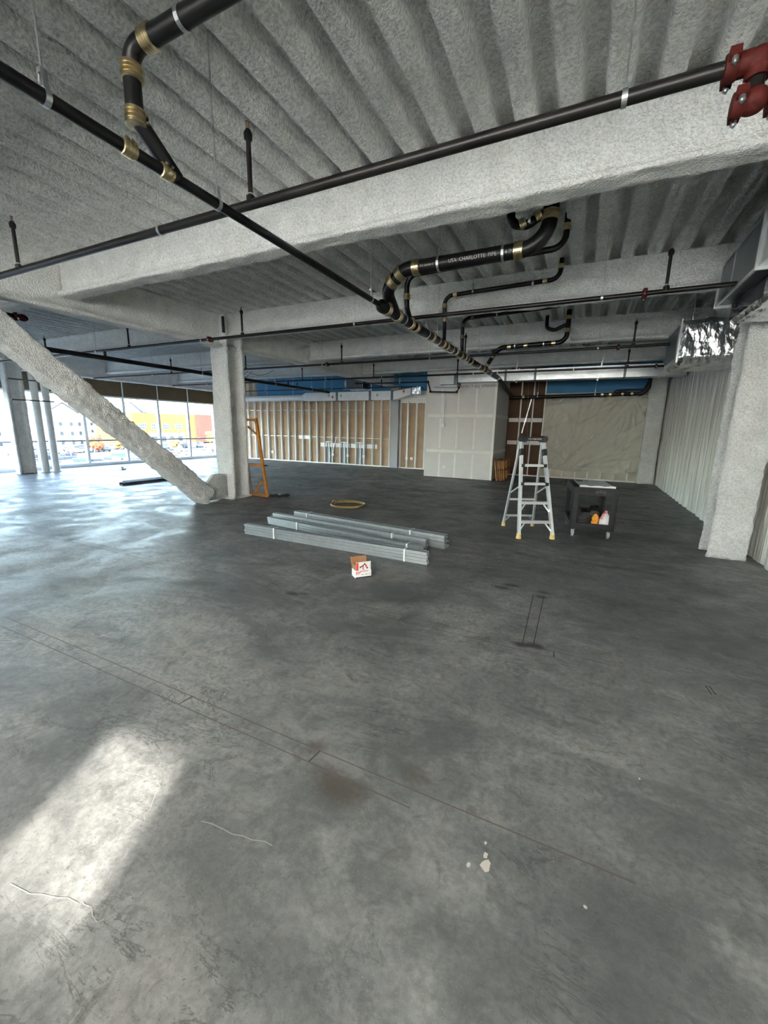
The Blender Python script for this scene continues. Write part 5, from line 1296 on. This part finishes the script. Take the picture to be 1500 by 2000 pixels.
def gabled(name, x0, x1, y0, y1, zw, zr, label, gables):
    t = thing(name, label, 'building', ((x0 + x1) / 2, (y0 + y1) / 2, GZ))
    MB().box(x0, x1, y0, y1, GZ, zw).build('wall', M['bld_white'], t)
    xm = (x0 + x1) / 2
    MB().prism([(x0 - 0.5, y0 - 0.5, zw), (x1 + 0.5, y0 - 0.5, zw), (xm, y0 - 0.5, zr)], (0, y1 - y0 + 1, 0)).build('roof', M['roof_grey'], t)
    for g0, g1 in gables:
        gm = (g0 + g1) / 2
        gb = MB().box(x1, x1 + 1.2, g0, g1, GZ, zw).prism([(x1 + 1.2, g0, zw), (x1 + 1.2, g1, zw), (x1 + 1.2, gm, zr - 0.2)], (-5.5, 0, 0)).build('gable', M['bld_white'], t)
        MB().prism([(x1 + 1.5, g0 - 0.5, zw - 0.1), (x1 + 1.5, gm, zr + 0.0), (x1 + 1.5, gm, zr + 0.3), (x1 + 1.5, g0 - 0.8, zw)], (-6, 0, 0)).prism([(x1 + 1.5, g1 + 0.5, zw - 0.1), (x1 + 1.5, gm, zr + 0.0), (x1 + 1.5, gm, zr + 0.3), (x1 + 1.5, g1 + 0.8, zw)], (-6, 0, 0)).build('gable_roof', M['roof_grey'], gb)
    y = y0 + 1.2
    while y < y1 - 1.5:
        for z in (GZ + 1.2, GZ + 4.2, GZ + 7.2):
            if z + 1.6 > zw: continue
            ing = any(a - 0.2 < y + 0.6 < b + 0.2 for a, b in gables)
            xx = x1 + (1.2 if ing else 0)
            f = MB().box(xx, xx + 0.06, y, y + 1.2, z, z + 1.5).build('window', M['bld_grey'], t)
            MB().box(xx + 0.05, xx + 0.09, y + 0.12, y + 1.08, z + 0.12, z + 1.38).build('pane', M['far_glass'], f)
        y += 3.1
gabled('apartment_house', -164, -153, 42, 84, 4.7, 7.7, 'white gabled apartment house beyond the parked cars', ((51, 58), (72, 80)))
gabled('apartment_house', -205, -191, 104, 138, 6.6, 11.0, 'white gabled house behind the ochre building', ((118, 128),))
def tree(x, y, z, h, r, m, lb):
    t = thing('autumn_tree', lb, 'tree', (x, y, z))
    MB().tube([(x, y, z), (x, y, z + h * 0.5)], [0.22, 0.12], 8).build('trunk', M['bark'], t)
    mb = MB()
    for k in range(16):
        a = rc.uniform(0, 6.28); q = rc.uniform(0, 0.75) * r
        mb.ball((x + q * math.cos(a), y + q * math.sin(a), z + h * 0.62 + rc.uniform(-0.28, 0.34) * h), 0.42 * r, 0.42 * r, 0.36 * r, 8, 6, 0.25, k)
    mb.build('crown', M[m], t)
tree(-122, 67.5, GZ, 4.9, 2.2, 'leaf_orange', 'orange autumn tree left of the diagonal brace outside')
tree(-122, 74.6, GZ, 4.4, 1.8, 'leaf_yellow', 'yellow autumn tree beside the orange one outside')
tree(-122, 92.5, GZ, 3.6, 1.7, 'leaf_yellow', 'small yellow tree before the ochre windows outside')
tree(-149, 131, GZ, 5.2, 2.6, 'leaf_yellow', 'yellow tree at the foot of the rust red bay')
for k, (x, y, lb) in enumerate(((-100, 50.5, 'tall parking lot lamp post left of the brace'), (-125, 101, 'parking lot lamp post near the ochre building'), (-95, 40, 'leftmost parking lot lamp post outside'))):
    t = thing('lamp_post', lb, 'lamp post', (x, y, GZ))
    MB().tube([(x, y, GZ), (x, y, GZ + 7.5)], 0.09, 8).build('pole', M['duct_dark'], t); MB().box(x - 0.2, x + 0.2, y - 0.7, y + 0.7, GZ + 7.5, GZ + 7.7).build('lamp_head', M['duct_dark'], t)
